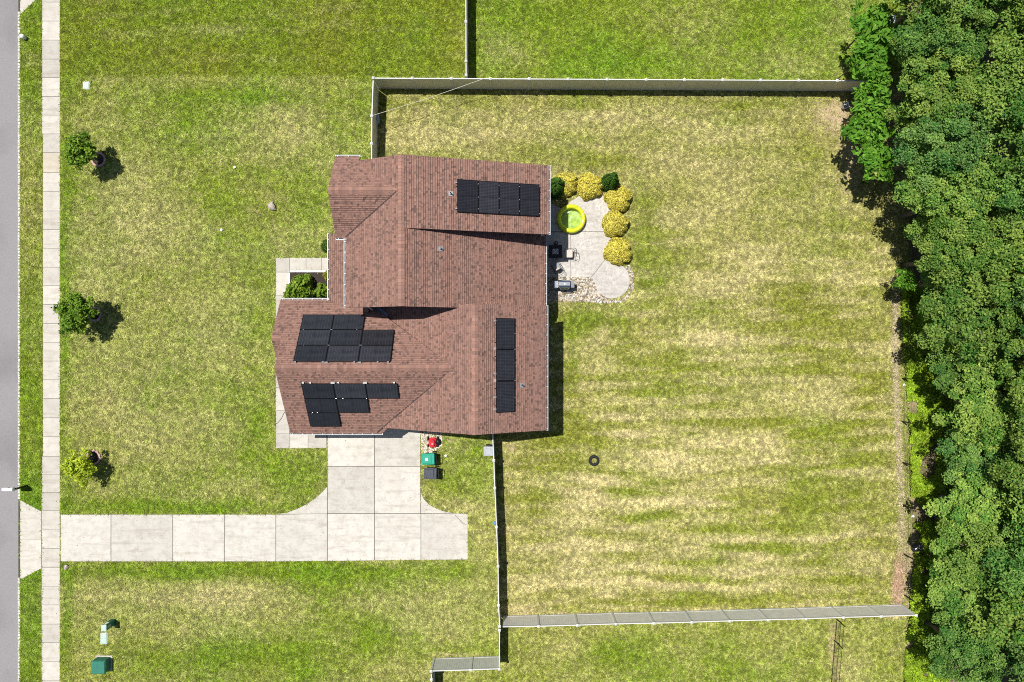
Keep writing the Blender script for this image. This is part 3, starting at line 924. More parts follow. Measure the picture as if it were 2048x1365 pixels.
def shingles(pl, polys, seed):
    rs = random.Random(seed)
    a, bx, by = pl
    s = math.hypot(bx, by)
    up = (bx / s, by / s)
    ud = (-up[1], up[0])
    nrm = Vector((-bx, -by, 1)).normalized()
    e = .132 / math.sqrt(1 + s * s)
    allp = [p for po in polys for p in po]
    vs_ = [p[0] * up[0] + p[1] * up[1] for p in allp]; us_ = [p[0] * ud[0] + p[1] * ud[1] for p in allp]
    v0 = min(vs_); v1 = max(vs_); u0 = min(us_); u1 = max(us_)
    V, F, C = [], [], []
    nC = int((v1 - v0) / e) + 1
    clips = [[(p[0] * ud[0] + p[1] * ud[1], p[0] * up[0] + p[1] * up[1]) for p in po] for po in polys]

    def pt(u, v, off):
        x = u * ud[0] + v * up[0]; y = u * ud[1] + v * up[1]
        z = a + bx * x + by * y
        return (x + nrm.x * off, y + nrm.y * off, z + nrm.z * off)
    for k in range(nC):
        va = v0 + k * e; vb = va + e * 1.02
        u = u0 - rs.uniform(0, .4)
        tone = rs.uniform(.93, 1.07)
        while u < u1:
            w = rs.choice((.07, .09, .11, .14, .18))
            q_ = rs.random(); acc = 0
            for cc, pr in SH_COL:
                acc += pr
                if q_ <= acc:
                    break
            T = rs.choice((.022, .034)) if cc[0] > .15 else .014
            j = tone * rs.uniform(.9, 1.1)
            cj = (cc[0] * j, cc[1] * j, cc[2] * j)
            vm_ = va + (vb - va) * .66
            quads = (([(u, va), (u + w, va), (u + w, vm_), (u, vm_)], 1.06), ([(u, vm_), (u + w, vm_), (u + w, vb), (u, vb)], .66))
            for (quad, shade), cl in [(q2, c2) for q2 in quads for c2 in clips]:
                cj = (cc[0] * j * shade, cc[1] * j * shade, cc[2] * j * shade)     # course shadow line painted in: upper part of each tab darkened
                pc = clip_convex(quad, cl)
                if len(pc) < 3:
                    continue
                b0 = len(V)
                for (uu, vv) in pc:
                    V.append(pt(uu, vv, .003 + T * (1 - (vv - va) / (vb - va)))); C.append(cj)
                F.append(tuple(range(b0, b0 + len(pc))))
                lo = [i for i, p_ in enumerate(pc) if abs(p_[1] - va) < 1e-6]
                if len(lo) == 2:
                    i0, i1 = b0 + lo[0], b0 + lo[1]
                    p0, p1 = pc[lo[0]], pc[lo[1]]
                    V.append(pt(p0[0], p0[1], -.004)); V.append(pt(p1[0], p1[1], -.004)); C.append(cj); C.append(cj)
                    F.append((i1, i0, len(V) - 2, len(V) - 1))
            u += w
    me = bpy.data.meshes.new('shingles')
    me.from_pydata(V, [], F)
    at = me.color_attributes.new('Col', 'FLOAT_COLOR', 'POINT')
    at.data.foreach_set('color', np.concatenate([np.array(C), np.ones((len(C), 1))], 1).astype(np.float32).ravel())
    me.update()
    return me


def rel(me, parent):
    off = Vector(parent.location) if parent.parent is None else Vector(parent.parent.location) + Vector(parent.location)
    me.transform(Matrix.Translation(-off))
    return me


for i, (pl, polys) in enumerate(slopes):
    mb = MB()
    for po in polys:
        a = sum(po[j][0] * po[(j + 1) % len(po)][1] - po[(j + 1) % len(po)][0] * po[j][1] for j in range(len(po)))
        if a < 0:
            po = po[::-1]
        n_ = len(po)
        top = [(p[0], p[1], hz(pl, *p) - .006) for p in po]
        bot = [(p[0], p[1], hz(pl, *p) - .15) for p in po]
        mb.add(top + bot, [tuple(range(n_)), tuple(range(n_, 2 * n_))[::-1]] + [(j, n_ + j, n_ + (j + 1) % n_, (j + 1) % n_) for j in range(n_)])
    ro = mb.build('roof_slope', M['roofbase'], house)
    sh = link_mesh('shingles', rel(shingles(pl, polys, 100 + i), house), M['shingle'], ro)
    stuff(sh)


def ridge_cap(p0, p1, dl, dr, w=.19, seed=0):
    """overlapping cap shingles folded over a ridge; dl/dr: drop per metre to either side, side vector is horizontal normal"""
    rs = random.Random(seed)
    p0, p1 = Vector(p0), Vector(p1)
    d = (p1 - p0); L = d.length; d.normalize()
    sd = Vector((-d.y, d.x, 0)).normalized()
    V, F, C = [], [], []
    t = 0
    while t < L - .01:
        e = min(.19, L - t)
        j = rs.uniform(.82, 1.12)
        c = rs.choice(((.31, .18, .145), (.29, .168, .136), (.34, .19, .145), (.265, .157, .127)))
        for side, drop in ((1, dl), (-1, dr)):
            b0 = len(V)
            for tt, of in ((t, .045), (t + e, .026)):
                for ww in (0, w):
                    p = p0 + d * tt + sd * side * ww
                    V.append((p.x, p.y, p.z - drop * ww + of)); C.append((c[0] * j, c[1] * j, c[2] * j))
            F.append((b0, b0 + 1, b0 + 3, b0 + 2) if side < 0 else (b0, b0 + 2, b0 + 3, b0 + 1))
            # butt
            for ww in (0, w):
                p = p0 + d * t + sd * side * ww
                V.append((p.x, p.y, p.z - drop * ww - .01)); C.append((c[0] * j, c[1] * j, c[2] * j))
            F.append((b0, b0 + 1, b0 + 5, b0 + 4))
            # outer edge
            for tt in (t, t + e):
                p = p0 + d * tt + sd * side * w
                V.append((p.x, p.y, p.z - drop * w - .01)); C.append((c[0] * j, c[1] * j, c[2] * j))
            F.append((b0 + 1, b0 + 3, b0 + 7, b0 + 6))
        t += e
    me = bpy.data.meshes.new('ridge_cap')
    me.from_pydata(V, [], F)
    at = me.color_attributes.new('Col', 'FLOAT_COLOR', 'POINT')
    at.data.foreach_set('color', np.concatenate([np.array(C), np.ones((len(C), 1))], 1).astype(np.float32).ravel())
    link_mesh('ridge_cap', rel(me, house), M['shingle'], house)


ridge_cap((RX, 1.93, RH), (RX, 10.30, RH), .50, .45, seed=1)
ridge_cap((-10.18, GY, GH), (-6.33, GY, GH), .70, .70, seed=2)
ridge_cap((-13.72, FY, FH), (-3.5, FY, FH), .685, .685, seed=3)
ridge_cap((WX, -5.33, WH), (WX, 2.11, WH), .55, .50, seed=4)
ridge_cap((-14.32, SY, hz(P_FN, 0, SY)), (-13.75, SY, hz(P_FN, 0, SY)), .685, .75, w=.12, seed=5)

def valley(p0, p1, w=.035):  # thin dark strip laid along a roof valley
    p0, p1 = Vector(p0), Vector(p1)
    d = p1 - p0
    sd = Vector((-d.y, d.x, 0)).normalized() * w
    MB().add([p0 - sd, p0 + sd, p1 + sd, p1 - sd, p0 - Vector((0, 0, .05)), p1 - Vector((0, 0, .05))], [(0, 1, 2, 3), (0, 3, 5, 4), (1, 4, 5, 2)]).build('valley_strip', M['valley'], house)


valley((-6.42, 8.28, 7.20), (-9.62, 5.99, 5.60))
valley((-3.55, -1.65, 5.49), (-8.35, -5.66, 2.79))

# walls (each block follows the underside of its roof)
def wall(prof, axis, a0, a1):
    return MB().extrude(prof, axis, a0, a1).build('wall', M['siding'], house)


d_ = .17
wall([(-9.25, 0), (-9.25, hz(P_MW, -9.25, 0) - d_), (RX, RH - d_), (1.80, hz(P_TE, 1.8, 0) - d_), (1.80, 0)], 'y', 6.50, 10.06)
wall([(-8.75, 0), (-8.75, hz(P_MW, -8.75, 0) - d_), (RX, RH - d_), (1.74, hz(P_ME, 1.74, 0) - d_), (1.74, 0)], 'y', 2.12, 6.498)
wall([(-7.9, 0), (-7.9, hz(P_WW, -7.9, 0) - d_), (WX, WH - d_), (1.78, hz(P_WE, 1.78, 0) - d_), (1.78, 0)], 'y', -5.06, 2.0)
wall([(2.2, 0), (2.2, hz(P_FN, 0, 2.2) - d_), (FY, FH - d_), (-5.38, hz(P_FS, 0, -5.38) - d_), (-5.38, 0)], 'x', -13.42, -7.6)
wall([(6.27, 0), (6.27, hz(P_GS, 0, 6.27) - d_), (GY, GH - d_), (10.34, hz(P_GN, 0, 10.34) - d_), (10.34, 0)], 'x', -9.95, -9.2)
wall([(2.19, 0), (2.19, hz(P_FN, 0, 2.19) - d_), (SY, hz(P_FN, 0, SY) - d_), (-1.9, hz(P_SS, 0, -1.9) - d_), (-1.9, 0)], 'x', -14.06, -13.41)


# windows, doors
def window(cx, cy, cz, w, h, face):
    """face: 's','n','e','w' outward"""
    ax = {'s': ((1, 0), (0, -1)), 'n': ((1, 0), (0, 1)), 'e': ((0, 1), (1, 0)), 'w': ((0, 1), (-1, 0))}[face]
    (ux, uy), (ox, oy) = ax

    def bx(mb, u0, u1, o0, o1, z0, z1):
        pts = [(cx + ux * u + ox * o, cy + uy * u + oy * o) for u in (u0, u1) for o in (o0, o1)]
        xs_ = [p[0] for p in pts]; ys_ = [p[1] for p in pts]
        mb.box(min(xs_), max(xs_), min(ys_), max(ys_), z0, z1)
    g = MB(); bx(g, -w / 2, w / 2, -.02, .015, cz - h / 2, cz + h / 2)
    win = g.build('window', M['glass'], house)
    f = MB()
    bx(f, -w / 2 - .08, -w / 2, -.02, .05, cz - h / 2 - .08, cz + h / 2 + .08); bx(f, w / 2, w / 2 + .08, -.02, .05, cz - h / 2 - .08, cz + h / 2 + .08)
    bx(f, -w / 2, w / 2, -.02, .048, cz + h / 2, cz + h / 2 + .08); bx(f, -w / 2, w / 2, -.02, .048, cz - h / 2 - .08, cz - h / 2)
    bx(f, -w / 2, w / 2, .016, .035, cz - .025, cz + .025)
    f.build('frame', M['trim'], win)


for y_ in (7.0, 9.2):
    window(1.80, y_, 3.6, 1.0, 1.3, 'e'); window(1.80, y_, 1.4, 1.0, 1.3, 'e')
window(1.74, 3.2, 1.4, 1.2, 1.2, 'e')
for y_ in (-3.6, -1.0):
    window(1.78, y_, 1.5, 1.0, 1.3, 'e')
window(-2.0, -5.06, 2.6, 1.0, 1.2, 's'); window(.4, -5.06, 1.4, .9, 1.2, 's')
window(-9.95, 7.5, 4.2, .9, 1.4, 'w'); window(-9.95, 9.2, 4.2, .9, 1.4, 'w'); window(-9.95, 8.36, 1.5, 1.6, 1.5, 'w')
window(-14.06, .2, 1.6, 1.7, 1.5, 'w'); window(-13.42, -3.6, 1.6, 1.0, 1.4, 'w')
window(-3.0, 10.06, 1.5, 1.0, 1.3, 'n'); window(-6.13, 10.06, 4.2, 1.0, 1.3, 'n')
# patio sliding door on the east wall, front door under the porch
gd = MB().box(1.70, 1.80, 4.0, 5.8, .12, 2.2).build('patio_door', M['glass'], house)
fr_ = MB()
for y_ in (3.92, 4.86, 5.80):
    fr_.box(1.74, 1.83, y_, y_ + .08, .05, 2.28)
fr_.box(1.74, 1.828, 4.0, 5.8, 2.2, 2.28)
fr_.build('frame', M['trim'], gd)
fd = MB().box(-8.83, -8.74, 3.7, 4.65, .18, 2.3).build('front_door', M['red'], house)
MB().lathe([(.001, -.03), (.03, -.02), (.035, 0), (.03, .02), (.001, .03)], 10, (-8.87, 3.8, 1.2)).build('handle', M['steel'], fd)
# garage doors
for gx0 in (-12.05, -9.35):
    g = MB().box(gx0, gx0 + 2.44, -5.41, -5.37, .02, 2.15).build('garage_door', M['trim'], house)
    for r0 in range(4):
        for c0 in range(4):
            MB().bbox(gx0 + .08 + c0 * .6, gx0 + .56 + c0 * .6, -5.425, -5.405, .10 + r0 * .52, .50 + r0 * .52, .005).build('panel', M['trim'], g)
# porch posts and porch floor
for y_ in (3.0, 4.7, 6.4):
    MB().bbox(-11.2, -11.05, y_ - .08, y_ + .08, .0, 2.72, .015).build('porch_post', M['trim'], house)
MB().box(-11.2, -8.76, 2.3, 6.2, -.1, .16).build('porch_floor', M['walk'], house)
MB().box(-11.18, -11.06, 2.3, 6.5, 2.58, 2.70).build('porch_beam', M['trim'], house)


# gutters: open troughs with straps
def gutter(axis, fixed, a0, a1, h, out):
    """trough along axis 'x' or 'y' at coordinate fixed; out = +1/-1 outward direction of the other axis"""
    mb = MB()
    w = .115

    def seg(o0, o1, z0, z1, b0=a0, b1=a1):
        f0, f1 = sorted((fixed + out * o0, fixed + out * o1))
        if axis == 'y':
            mb.box(f0, f1, b0, b1, z0, z1)
        else:
            mb.box(b0, b1, f0, f1, z0, z1)
    seg(0, .018, h - .10, h + .012)
    seg(.018, w - .03, h - .10, h - .085)
    seg(w - .03, w, h - .10, h + .015)
    t = a0 + .12
    while t < a1:
        seg(.018, w - .028, h + .002, h + .016, t, t + .035)
        t += .62
    for e0, e1 in ((a0, a0 + .015), (a1 - .015, a1)):
        seg(.018, w - .028, h - .085, h + .01, e0, e1)
    go = mb.build('gutter', M['gutter'], house)
    main, mb = mb, MB()
    seg(.019, w - .031, h - .084, h - .045)
    mb.build('trough_fill', M['trough_fill'], go)  # dark fill added so the trough inside reads darker
    return go


gutter('x', 10.625, -10.19, -8.75, hz(P_GN, 0, 10.62) - .03, 1)
gutter('x', 5.965, -10.19, -9.62, hz(P_GS, 0, 5.97) - .03, -1)
gutter('y', -9.605, 1.90, 5.96, hz(P_MW, -9.6, 0) - .03, -1)
gutter('y', -11.305, 2.44, 6.66, hz(P_PO, -11.3, 0) - .03, -1)
gutter('x', 2.545, -14.33, -11.32, hz(P_FN, 0, 2.54) - .03, 1)
gutter('x', -5.705, -13.75, -8.0, hz(P_FS, 0, -5.70) - .03, -1)
gutter('y', 2.145, 6.24, 10.33, hz(P_TE, 2.14, 0) - .03, 1)
gutter('y', 2.035, 2.15, 6.47, hz(P_ME, 2.03, 0) - .03, 1)
gutter('y', 2.055, -5.36, 2.14, hz(P_WE, 2.05, 0) - .03, 1)


def downspout(pts):
    MB().tube(pts, .04, 6).build('downspout', M['gutter'], house)


downspout([(-9.66, 1.95, 5.42), (-9.4, 1.98, 5.1), (-8.7, 2.05, 4.9), (-8.6, 2.04, 4.2), (-8.45, 1.9, 3.75)])
downspout([(2.19, 6.3, 4.75), (1.95, 6.42, 4.6), (1.86, 6.44, 3.4)])
downspout([(2.12, -5.3, 4.0), (1.86, -5.0, 3.8), (1.86, -5.0, .1)])
downspout([(2.21, 10.25, 4.8), (1.88, 10.0, 4.6), (1.88, 10.0, .1)])
downspout([(-8.1, -5.76, 2.6), (-8.0, -5.46, 2.4), (-8.0, -5.46, .1)])
downspout([(-14.2, 2.6, 2.6), (-13.5, 2.3, 2.4), (-13.5, 2.27, .1)])
downspout([(-10.1, 10.69, 5.4), (-9.9, 10.44, 5.2), (-9.9, 10.42, .1)])


# plumbing vents
def vent(px, py, pl):
    p = on_plane(px, py, pl, .02)
    a, bx, by = pl
    sl_ = lambda x, y: p.z + bx * (x - p.x) + by * (y - p.y)
    mb = MB()
    q_ = .13
    top = [(p.x + dx * q_, p.y + dy * q_, sl_(p.x + dx * q_, p.y + dy * q_) + .03) for dx, dy in ((-1, -1), (1, -1), (1, 1), (-1, 1))]
    bot = [(v[0], v[1], v[2] - .03) for v in top]
    mb.add(top + bot, [(0, 1, 2, 3), (7, 6, 5, 4), (0, 4, 5, 1), (1, 5, 6, 2), (2, 6, 7, 3), (3, 7, 4, 0)])
    vo = mb.build('vent_flashing', M['alu'], house)
    MB().lathe([(.085, -.06), (.06, .06), (.05, .08)], 12, (p.x, p.y, p.z)).build('boot', M['rubber'], vo)
    MB().lathe([(.048, 0), (.048, .30), (.036, .30), (.036, .1)], 12, (p.x, p.y, p.z)).build('pipe', M['greysteel'], vo)


vent(902, 388, P_TE); vent(882, 498, P_ME); vent(1044.5, 771, P_WE)


# ------------------------------------------------------------------ solar arrays
def solar_array(label, pl, corner_px, udir, rows, pw, ph, clamps, gap=.022, rot=False):
    """rows: list of (first column, last column); panel pw along u, ph along v (down the list of rows)"""
    off = .15
    o = on_plane(*corner_px, pl, off)
    nrm = Vector((-pl[1], -pl[2], 1)).normalized()
    u = Vector(udir)
    u = (u - nrm * u.dot(nrm)).normalized()
    v = u.cross(nrm)
    root = thing('solar_array', label, 'solar panels', (o.x, o.y, o.z))
    R = Matrix((u, -v, nrm)).transposed().to_4x4()

    def loc(mb, name, material, parent, pos):
        ob = mb.build(name, material, parent, world=False)
        ob.matrix_local = Matrix.Translation(pos) @ R if parent is root else Matrix.Translation(pos)
        return ob
    for ri, (c0, c1) in enumerate(rows):
        for ci in range(c0, c1 + 1):
            pos = u * (ci * (pw + gap) + pw / 2) + v * (ri * (ph + gap) + ph / 2)
            g = MB().box(-pw / 2 + .022, pw / 2 - .022, -ph / 2 + .022, ph / 2 - .022, -.01, .004)
            pn = loc(g, 'panel', M['pv'], root, pos)
            f = MB()
            a, b_ = pw / 2, ph / 2
            f.box(-a, -a + .03, -b_, b_, -.035, .010); f.box(a - .03, a, -b_, b_, -.035, .010)
            f.box(-a + .03, a - .03, -b_, -b_ + .03, -.035, .009); f.box(-a + .03, a - .03, b_ - .03, b_, -.035, .009)
            if pw < 1.21 and ph < 1.83:
                pass
            elif pw > ph:
                f.box(-.006, .006, -b_ + .03, b_ - .03, -.012, .0065)
            else:
                f.box(-a + .03, a - .03, -.006, .006, -.012, .0065)
            loc(f, 'frame', M['pvframe'], pn, Vector((0, 0, 0)))
    # rails and feet
    for ri, (c0, c1) in enumerate(rows):
        for fr_ in (.22, .78):
            L0, L1 = c0 * (pw + gap) - .05, (c1 + 1) * (pw + gap) + .05
            mb = MB().box(-(L1 - L0) / 2, (L1 - L0) / 2, -.02, .02, -.085, -.038)
            loc(mb, 'rail', M['pvframe'], root, u * ((L0 + L1) / 2) + v * (ri * (ph + gap) + ph * fr_))
            t = L0 + .2
            while t < L1:
                loc(MB().bbox(-.04, .04, -.05, .05, -.15, -.086, .008), 'foot', M['pvframe'], root, u * t + v * (ri * (ph + gap) + ph * fr_))
                t += 1.25
    for cu, cv, w, h in clamps:
        loc(MB().bbox(-w / 2, w / 2, -h / 2, h / 2, -.12, .022, .008), 'clamp', M['alu'], root, u * cu + v * cv)
    return root


PW, PH = 1.86, 1.12
# north wing: four upright panels
c = on_plane(914.5, 358.5, P_TE, .15)
w4 = 4.9 / 4 - .022
solar_array('row of four black solar panels on the northern rear roof near the patio', P_TE, (914.5, 358.5), (1, 0, 0), [(0, 3)], w4, 1.85,
            [(-.05, .20, .10, .07), (-.05, 1.66, .10, .07)] + [((w4 + .022) * k_ - .011, d, .03, .06) for k_ in (1, 2, 3) for d in (.2, .95, 1.62)] + [(4.88, .1, .03, .05), (4.88, 1.7, .03, .05)])
# front gable, north slope (rows counted from the eave towards the ridge)
solar_array('eight black solar panels on the front gable slope nearest the planting bed', P_FN, (606.5, 629.5), (1, 0, 0), [(0, 1), (0, 2), (0, 2)], 1.865, 1.11,
            [(.12, 3.42, .10, .07), (1.72, 3.42, .12, .06), (1.92, 3.44, .20, .06), (3.55, 3.42, .1, .07), (3.85, 3.44, .2, .06), (4.9, 3.42, .1, .07), (5.5, 3.42, .1, .07), (1.88, 1.12, .12, .025), (1.88, 2.25, .12, .025), (3.76, 2.25, .16, .025), (.2, 1.12, .06, .025), (3.4, 1.12, .06, .025), (5.2, 1.12, .05, .03), (.4, 2.25, .05, .025), (5.5, 1.1, .06, .03)])
solar_array('six black solar panels in a stepped block on the roof above the garage door', P_FS, (602, 768), (1, 0, 0), [(0, 2), (0, 1), (0, 0)], 1.865, 1.09,
            [(.12, -.04, .12, .08), (.55, -.04, .1, .08), (1.86, -.04, .24, .07), (2.2, -.05, .1, .1), (3.75, -.04, .24, .07), (5.45, -.05, .1, .1), (1.88, 1.10, .1, .025), (2.3, 1.10, .06, .025), (3.7, 1.10, .06, .025), (.3, 2.21, .06, .03), (.6, 2.21, .05, .03)])
solar_array('single column of three black solar panels on the rear roof above the shaded lawn', P_WE, (992.5, 636.5), (1, 0, 0), [(0, 0), (0, 0), (0, 0)], 1.20, 1.80,
            [(-.05, .15, .10, .10), (-.05, 1.75, .08, .16), (-.05, 3.2, .1, .1), (-.04, 3.6, .06, .2), (-.05, 4.55, .1, .1), (-.05, 5.25, .1, .1), (1.21, .9, .03, .06), (1.21, 1.8, .04, .06), (1.21, 2.6, .03, .05), (1.21, 3.62, .04, .06), (1.21, 4.6, .03, .05)])


# ------------------------------------------------------------------ fences
FH_ = 1.80


def vinyl_fence(label, posts_px, panel_mat, rail_mat=None, ground_shift=0.0, no_post=()):
    rail_mat = rail_mat or M['vinyl']
    pts = [W(x, y, FH_ + .07) for x, y in posts_px]
    root = thing('vinyl_fence', label, 'fence', (pts[0].x, pts[0].y, 0))
    for i, p in enumerate(pts):
        if i in no_post:
            continue
        po = MB().bbox(p.x - .06, p.x + .06, p.y - .06, p.y + .06, 0, FH_, .008).build('post', rail_mat, root)
        MB().frustum(.082, .082, .082, .082, FH_ + .001, FH_ + .035, p.x, p.y).frustum(.082, .082, .012, .012, FH_ + .035, FH_ + .085, p.x, p.y).build('cap', M['vinyl'], po)
    for a, b_ in zip(pts[:-1], pts[1:]):
        d = Vector((b_.x - a.x, b_.y - a.y, 0)); L = d.length; d.normalize()
        nn = Vector((-d.y, d.x, 0))

        def obox(mb, s0, s1, t0, t1, z0, z1):
            v = []
            for z in (z0, z1):
                for s_, t_ in ((s0, t0), (s1, t0), (s1, t1), (s0, t1)):
                    p = Vector((a.x, a.y, 0)) + d * s_ + nn * t_
                    v.append((p.x, p.y, z))
            mb.add(v, [(3, 2, 1, 0), (4, 5, 6, 7), (0, 1, 5, 4), (1, 2, 6, 5), (2, 3, 7, 6), (3, 0, 4, 7)])
        pn = MB()
        nb = max(2, int(L / .15)); wb = (L - .12) / nb
        for k_ in range(nb):
            s0 = .06 + k_ * wb
            obox(pn, s0 + .006, s0 + wb - .006, -.016, .016, .12, FH_ - .14)
        obox(pn, .06, L - .06, -.009, .009, .13, FH_ - .15)
        po = pn.build('panel', panel_mat, root)
        tr_ = MB(); obox(tr_, .06, L - .06, -.028, .028, FH_ - .15, FH_ - .02); tr_.build('top_rail', rail_mat, po)
        br_ = MB(); obox(br_, .06, L - .06, -.028, .028, .05, .19); br_.build('bottom_rail', panel_mat if rail_mat is M['vinyl'] and panel_mat is M['vinyl_tan'] else rail_mat, po)
    return root


north_x = [746, 824.5, 902.7, 980.8, 1058.7, 1136.5, 1214.5, 1292.5, 1369.5, 1446, 1522, 1598.5, 1675.5, 1752.5]
vinyl_fence('long white topped fence with shaded tan panels along the north side of the back yard', [(x, 155.5 + (x - 746) * .0055) for x in north_x], M['vinyl_tan'])
vinyl_fence('short white topped fence running from the north corner post to the house gable', [(745.8, 158.5), (743, 231.6), (742.6, 287), (742.4, 360)], M['vinyl_tan'], no_post=(0, 3))
vinyl_fence('narrow white fence dividing the two lawns at the top edge of the photo', [(931.2, -116), (931.4, -37), (931.6, 42.8), (931.8, 122), (932, 150)], M['vinyl_grey'])
vinyl_fence('white fence beside the driveway end, running from the rear wing down to the corner post', [(984, 850), (987.6, 921.5), (989.5, 976.8), (993, 1055), (996, 1133.4), (997, 1211.8), (999.3, 1254)], M['vinyl'], no_post=(0,))
vinyl_fence('short white fence between the two southern corners beside the grey panelled fence', [(999, 1261.5), (998.4, 1338.8)], M['vinyl'], no_post=(1,))
e_px = [(1077.4, 1254.2), (1155, 1252), (1232, 1249.5), (1308, 1248), (1384, 1246), (1460, 1243.5), (1536.5, 1241.3), (1612.7, 1239.2), (1688, 1236.5), (1763.9, 1234.2), (1833.8, 1232)]
vinyl_fence('long grey panelled fence across the south end of the back yard', [(1003.5, 1255.5)] + e_px, M['vinyl_grey'], no_post=(0,))
vinyl_fence('two bay white fence panel at the bottom edge near the south lawn', [(862, 1344), (941.4, 1341.6), (998.3, 1339.5)], M['vinyl'])
vinyl_fence('white fence stub running off the bottom edge of the photo', [(862, 1348), (862.5, 1360.5), (863, 1438)], M['vinyl'], no_post=(0,))


def wire_fence(label, posts, h, spacing_pickets, top_px=False):
    """black metal fence: posts, rails and thin verticals"""
    root = thing('metal_fence', label, 'fence', (posts[0][0], posts[0][1], 0))
    for x, y in posts:
        po = MB().bbox(x - .025, x + .025, y - .025, y + .025, 0, h + .03, .004).build('post', M['blackmetal'], root)
        MB().frustum(.034, .034, .008, .008, h + .03, h + .06, x, y).build('cap', M['blackmetal'], po)
    for (x0, y0), (x1, y1) in zip(posts[:-1], posts[1:]):
        for z, r in ((h - .05, .016), (.16, .012)):
            MB().tube([(x0, y0, z), (x1, y1, z)], r, 6).build('rail', M['blackmetal'], root)
        mb = MB(); L = math.hypot(x1 - x0, y1 - y0); n_ = int(L / spacing_pickets)
        for i in range(1, n_):
            t = i / n_
            x, y = x0 + (x1 - x0) * t, y0 + (y1 - y0) * t
            mb.tube([(x, y, .08), (x, y, h - .04)], .005, 4)
        stuff(mb.build('wire_mesh', M['blackmetal'], root))
    return root


p = [G(1672, 1238), G(1668, 1281), G(1661, 1365), G(1655, 1450)]
wire_fence('thin black metal fence below the grey panelled fence near the wood', p, 1.15, .06)
p = [G(1802, 625), G(1803, 693), G(1804, 757), G(1803.5, 843), G(1805, 925), G(1806, 1010), G(1807, 1108), G(1808, 1190)]
root = thing('wire_fence', 'thin black post and wire fence along the leaf litter at the wood edge', 'fence', (p[0][0], p[0][1], 0))
for x, y in p:
    MB().bbox(x - .035, x + .035, y - .035, y + .035, 0, 1.05, .006).build('post', M['blackmetal'], root)
for (x0, y0), (x1, y1) in zip(p[:-1], p[1:]):
    mb = MB()
    for z in (.25, .5, .75, 1.0):
        mb.tube([(x0 + .04, y0, z), (x1 + .04, y1, z)], .004, 4)
    stuff(mb.build('wire', M['blackmetal'], root))

# cord strung from the west fence to the north fence, small things on the fences
a, b_ = W(745, 231.5, 1.84), W(968, 157.5, 1.82)
pts = [a + (b_ - a) * (i / 12) - Vector((0, 0, .16 * math.sin(math.pi * i / 12))) for i in range(13)]
tag(MB().tube(pts, .013, 5).build('cord', M['rope']), 'thin pale cord strung diagonally between the west and north fences', 'cord')
q0 = W(989, 1047.5, 1.75)
t = thing('hanging_ball', 'small pale blue ball hooked on top of the white fence by the driveway', 'ball', (q0.x, q0.y, 1.62))
MB().blob((0, 0, .05), .12, .12, .12, 3, 0).build('ball', M['blue'], t, True, False)
MB().tube([(.06, .02, .1), (.12, .05, .25), (.24, .16, .3)], .008, 5).build('hook', M['blackmetal'], t, False, False)
q0 = W(757.5, 240, .2)
t = thing('storage_box', 'small blue grey box standing inside the west fence in shade', 'box', (q0.x - .05, q0.y, 0))
MB().bbox(-.10, .10, -.26, .26, 0, .5, .02).build('body', M['blue'], t, False, False)
MB().bbox(-.12, .12, -.28, .28, .501, .55, .02).build('lid', M['grey_bin'], t, False, False)


# ------------------------------------------------------------------ street furniture
q0 = W(54.5, 971.5)
t = thing('mailbox', 'pale mailbox on a black post leaning over the road edge', 'mailbox', (q0.x, q0.y, 0))
MB().bbox(-.055, .055, -.055, .055, 0, 1.02, .01).build('post', M['blackmetal'], t, False, False)
MB().box(-.62, .08, -.05, .05, .98, 1.04).tube([(0, 0, .6), (-.35, 0, .97)], .025, 6).build('arm', M['blackmetal'], t, False, False)
prof = [(-.12, 1.05), (.12, 1.05), (.12, 1.20)] + [(.12 * math.cos(a), 1.20 + .10 * math.sin(a)) for a in [math.pi * k_ / 8 for k_ in range(1, 8)]] + [(-.12, 1.20)]
bx_ = MB().extrude(prof, 'x', -.70, -.05).build('box', M['mailbox'], t, False, False)
MB().extrude([(p_[0] * 1.06, 1.05 + (p_[1] - 1.05) * 1.05) for p_ in prof], 'x', -.725, -.701).build('door', M['mailbox'], bx_, False, False)
MB().box(-.35, -.32, .125, .135, 1.1, 1.32).build('flag', M['red'], bx_, False, False)

q0 = W(44.5, 73, .3)
t = thing('marker_post', 'short white dome topped marker beside the kerb', 'marker', (q0.x, q0.y, 0))
MB().lathe([(.11, 0), (.11, .28), (.13, .29)], 16).build('post', M['white'], t, False, False)
MB().lathe([(.15, .291), (.15, .33), (.12, .40), (.07, .43), (.001, .44)], 16).build('cap', M['white'], t, True, False)

q0 = W(173, 171.5)
t = thing('utility_cover', 'pale grey utility lid set flush in the grass of the front lawn', 'utility cover', (q0.x, q0.y, 0))
MB().bbox(-.235, .235, -.27, .27, -.05, .035, .02).build('frame', M['pale_lid'], t, False, False)
MB().bbox(-.19, .19, -.225, .225, .036, .055, .015).build('lid', M['pale_lid'], t, False, False)
q0 = W(208.5, 1277)
t = thing('utility_cover', 'pale green oblong lid beside the green pedestal on the south lawn', 'utility cover', (q0.x, q0.y, 0))
MB().bbox(-.26, .26, -.40, .40, -.05, .05, .05).build('frame', M['pale_lid'], t, False, False)
MB().bbox(-.21, .21, -.34, .34, .051, .075, .04).build('lid', M['util_pale'], t, False, False)
for dx in (-.1, .1):
    MB().bbox(dx - .03, dx + .03, -.03, .03, .076, .085, .005).build('bolt', M['alu'], t, False, False)

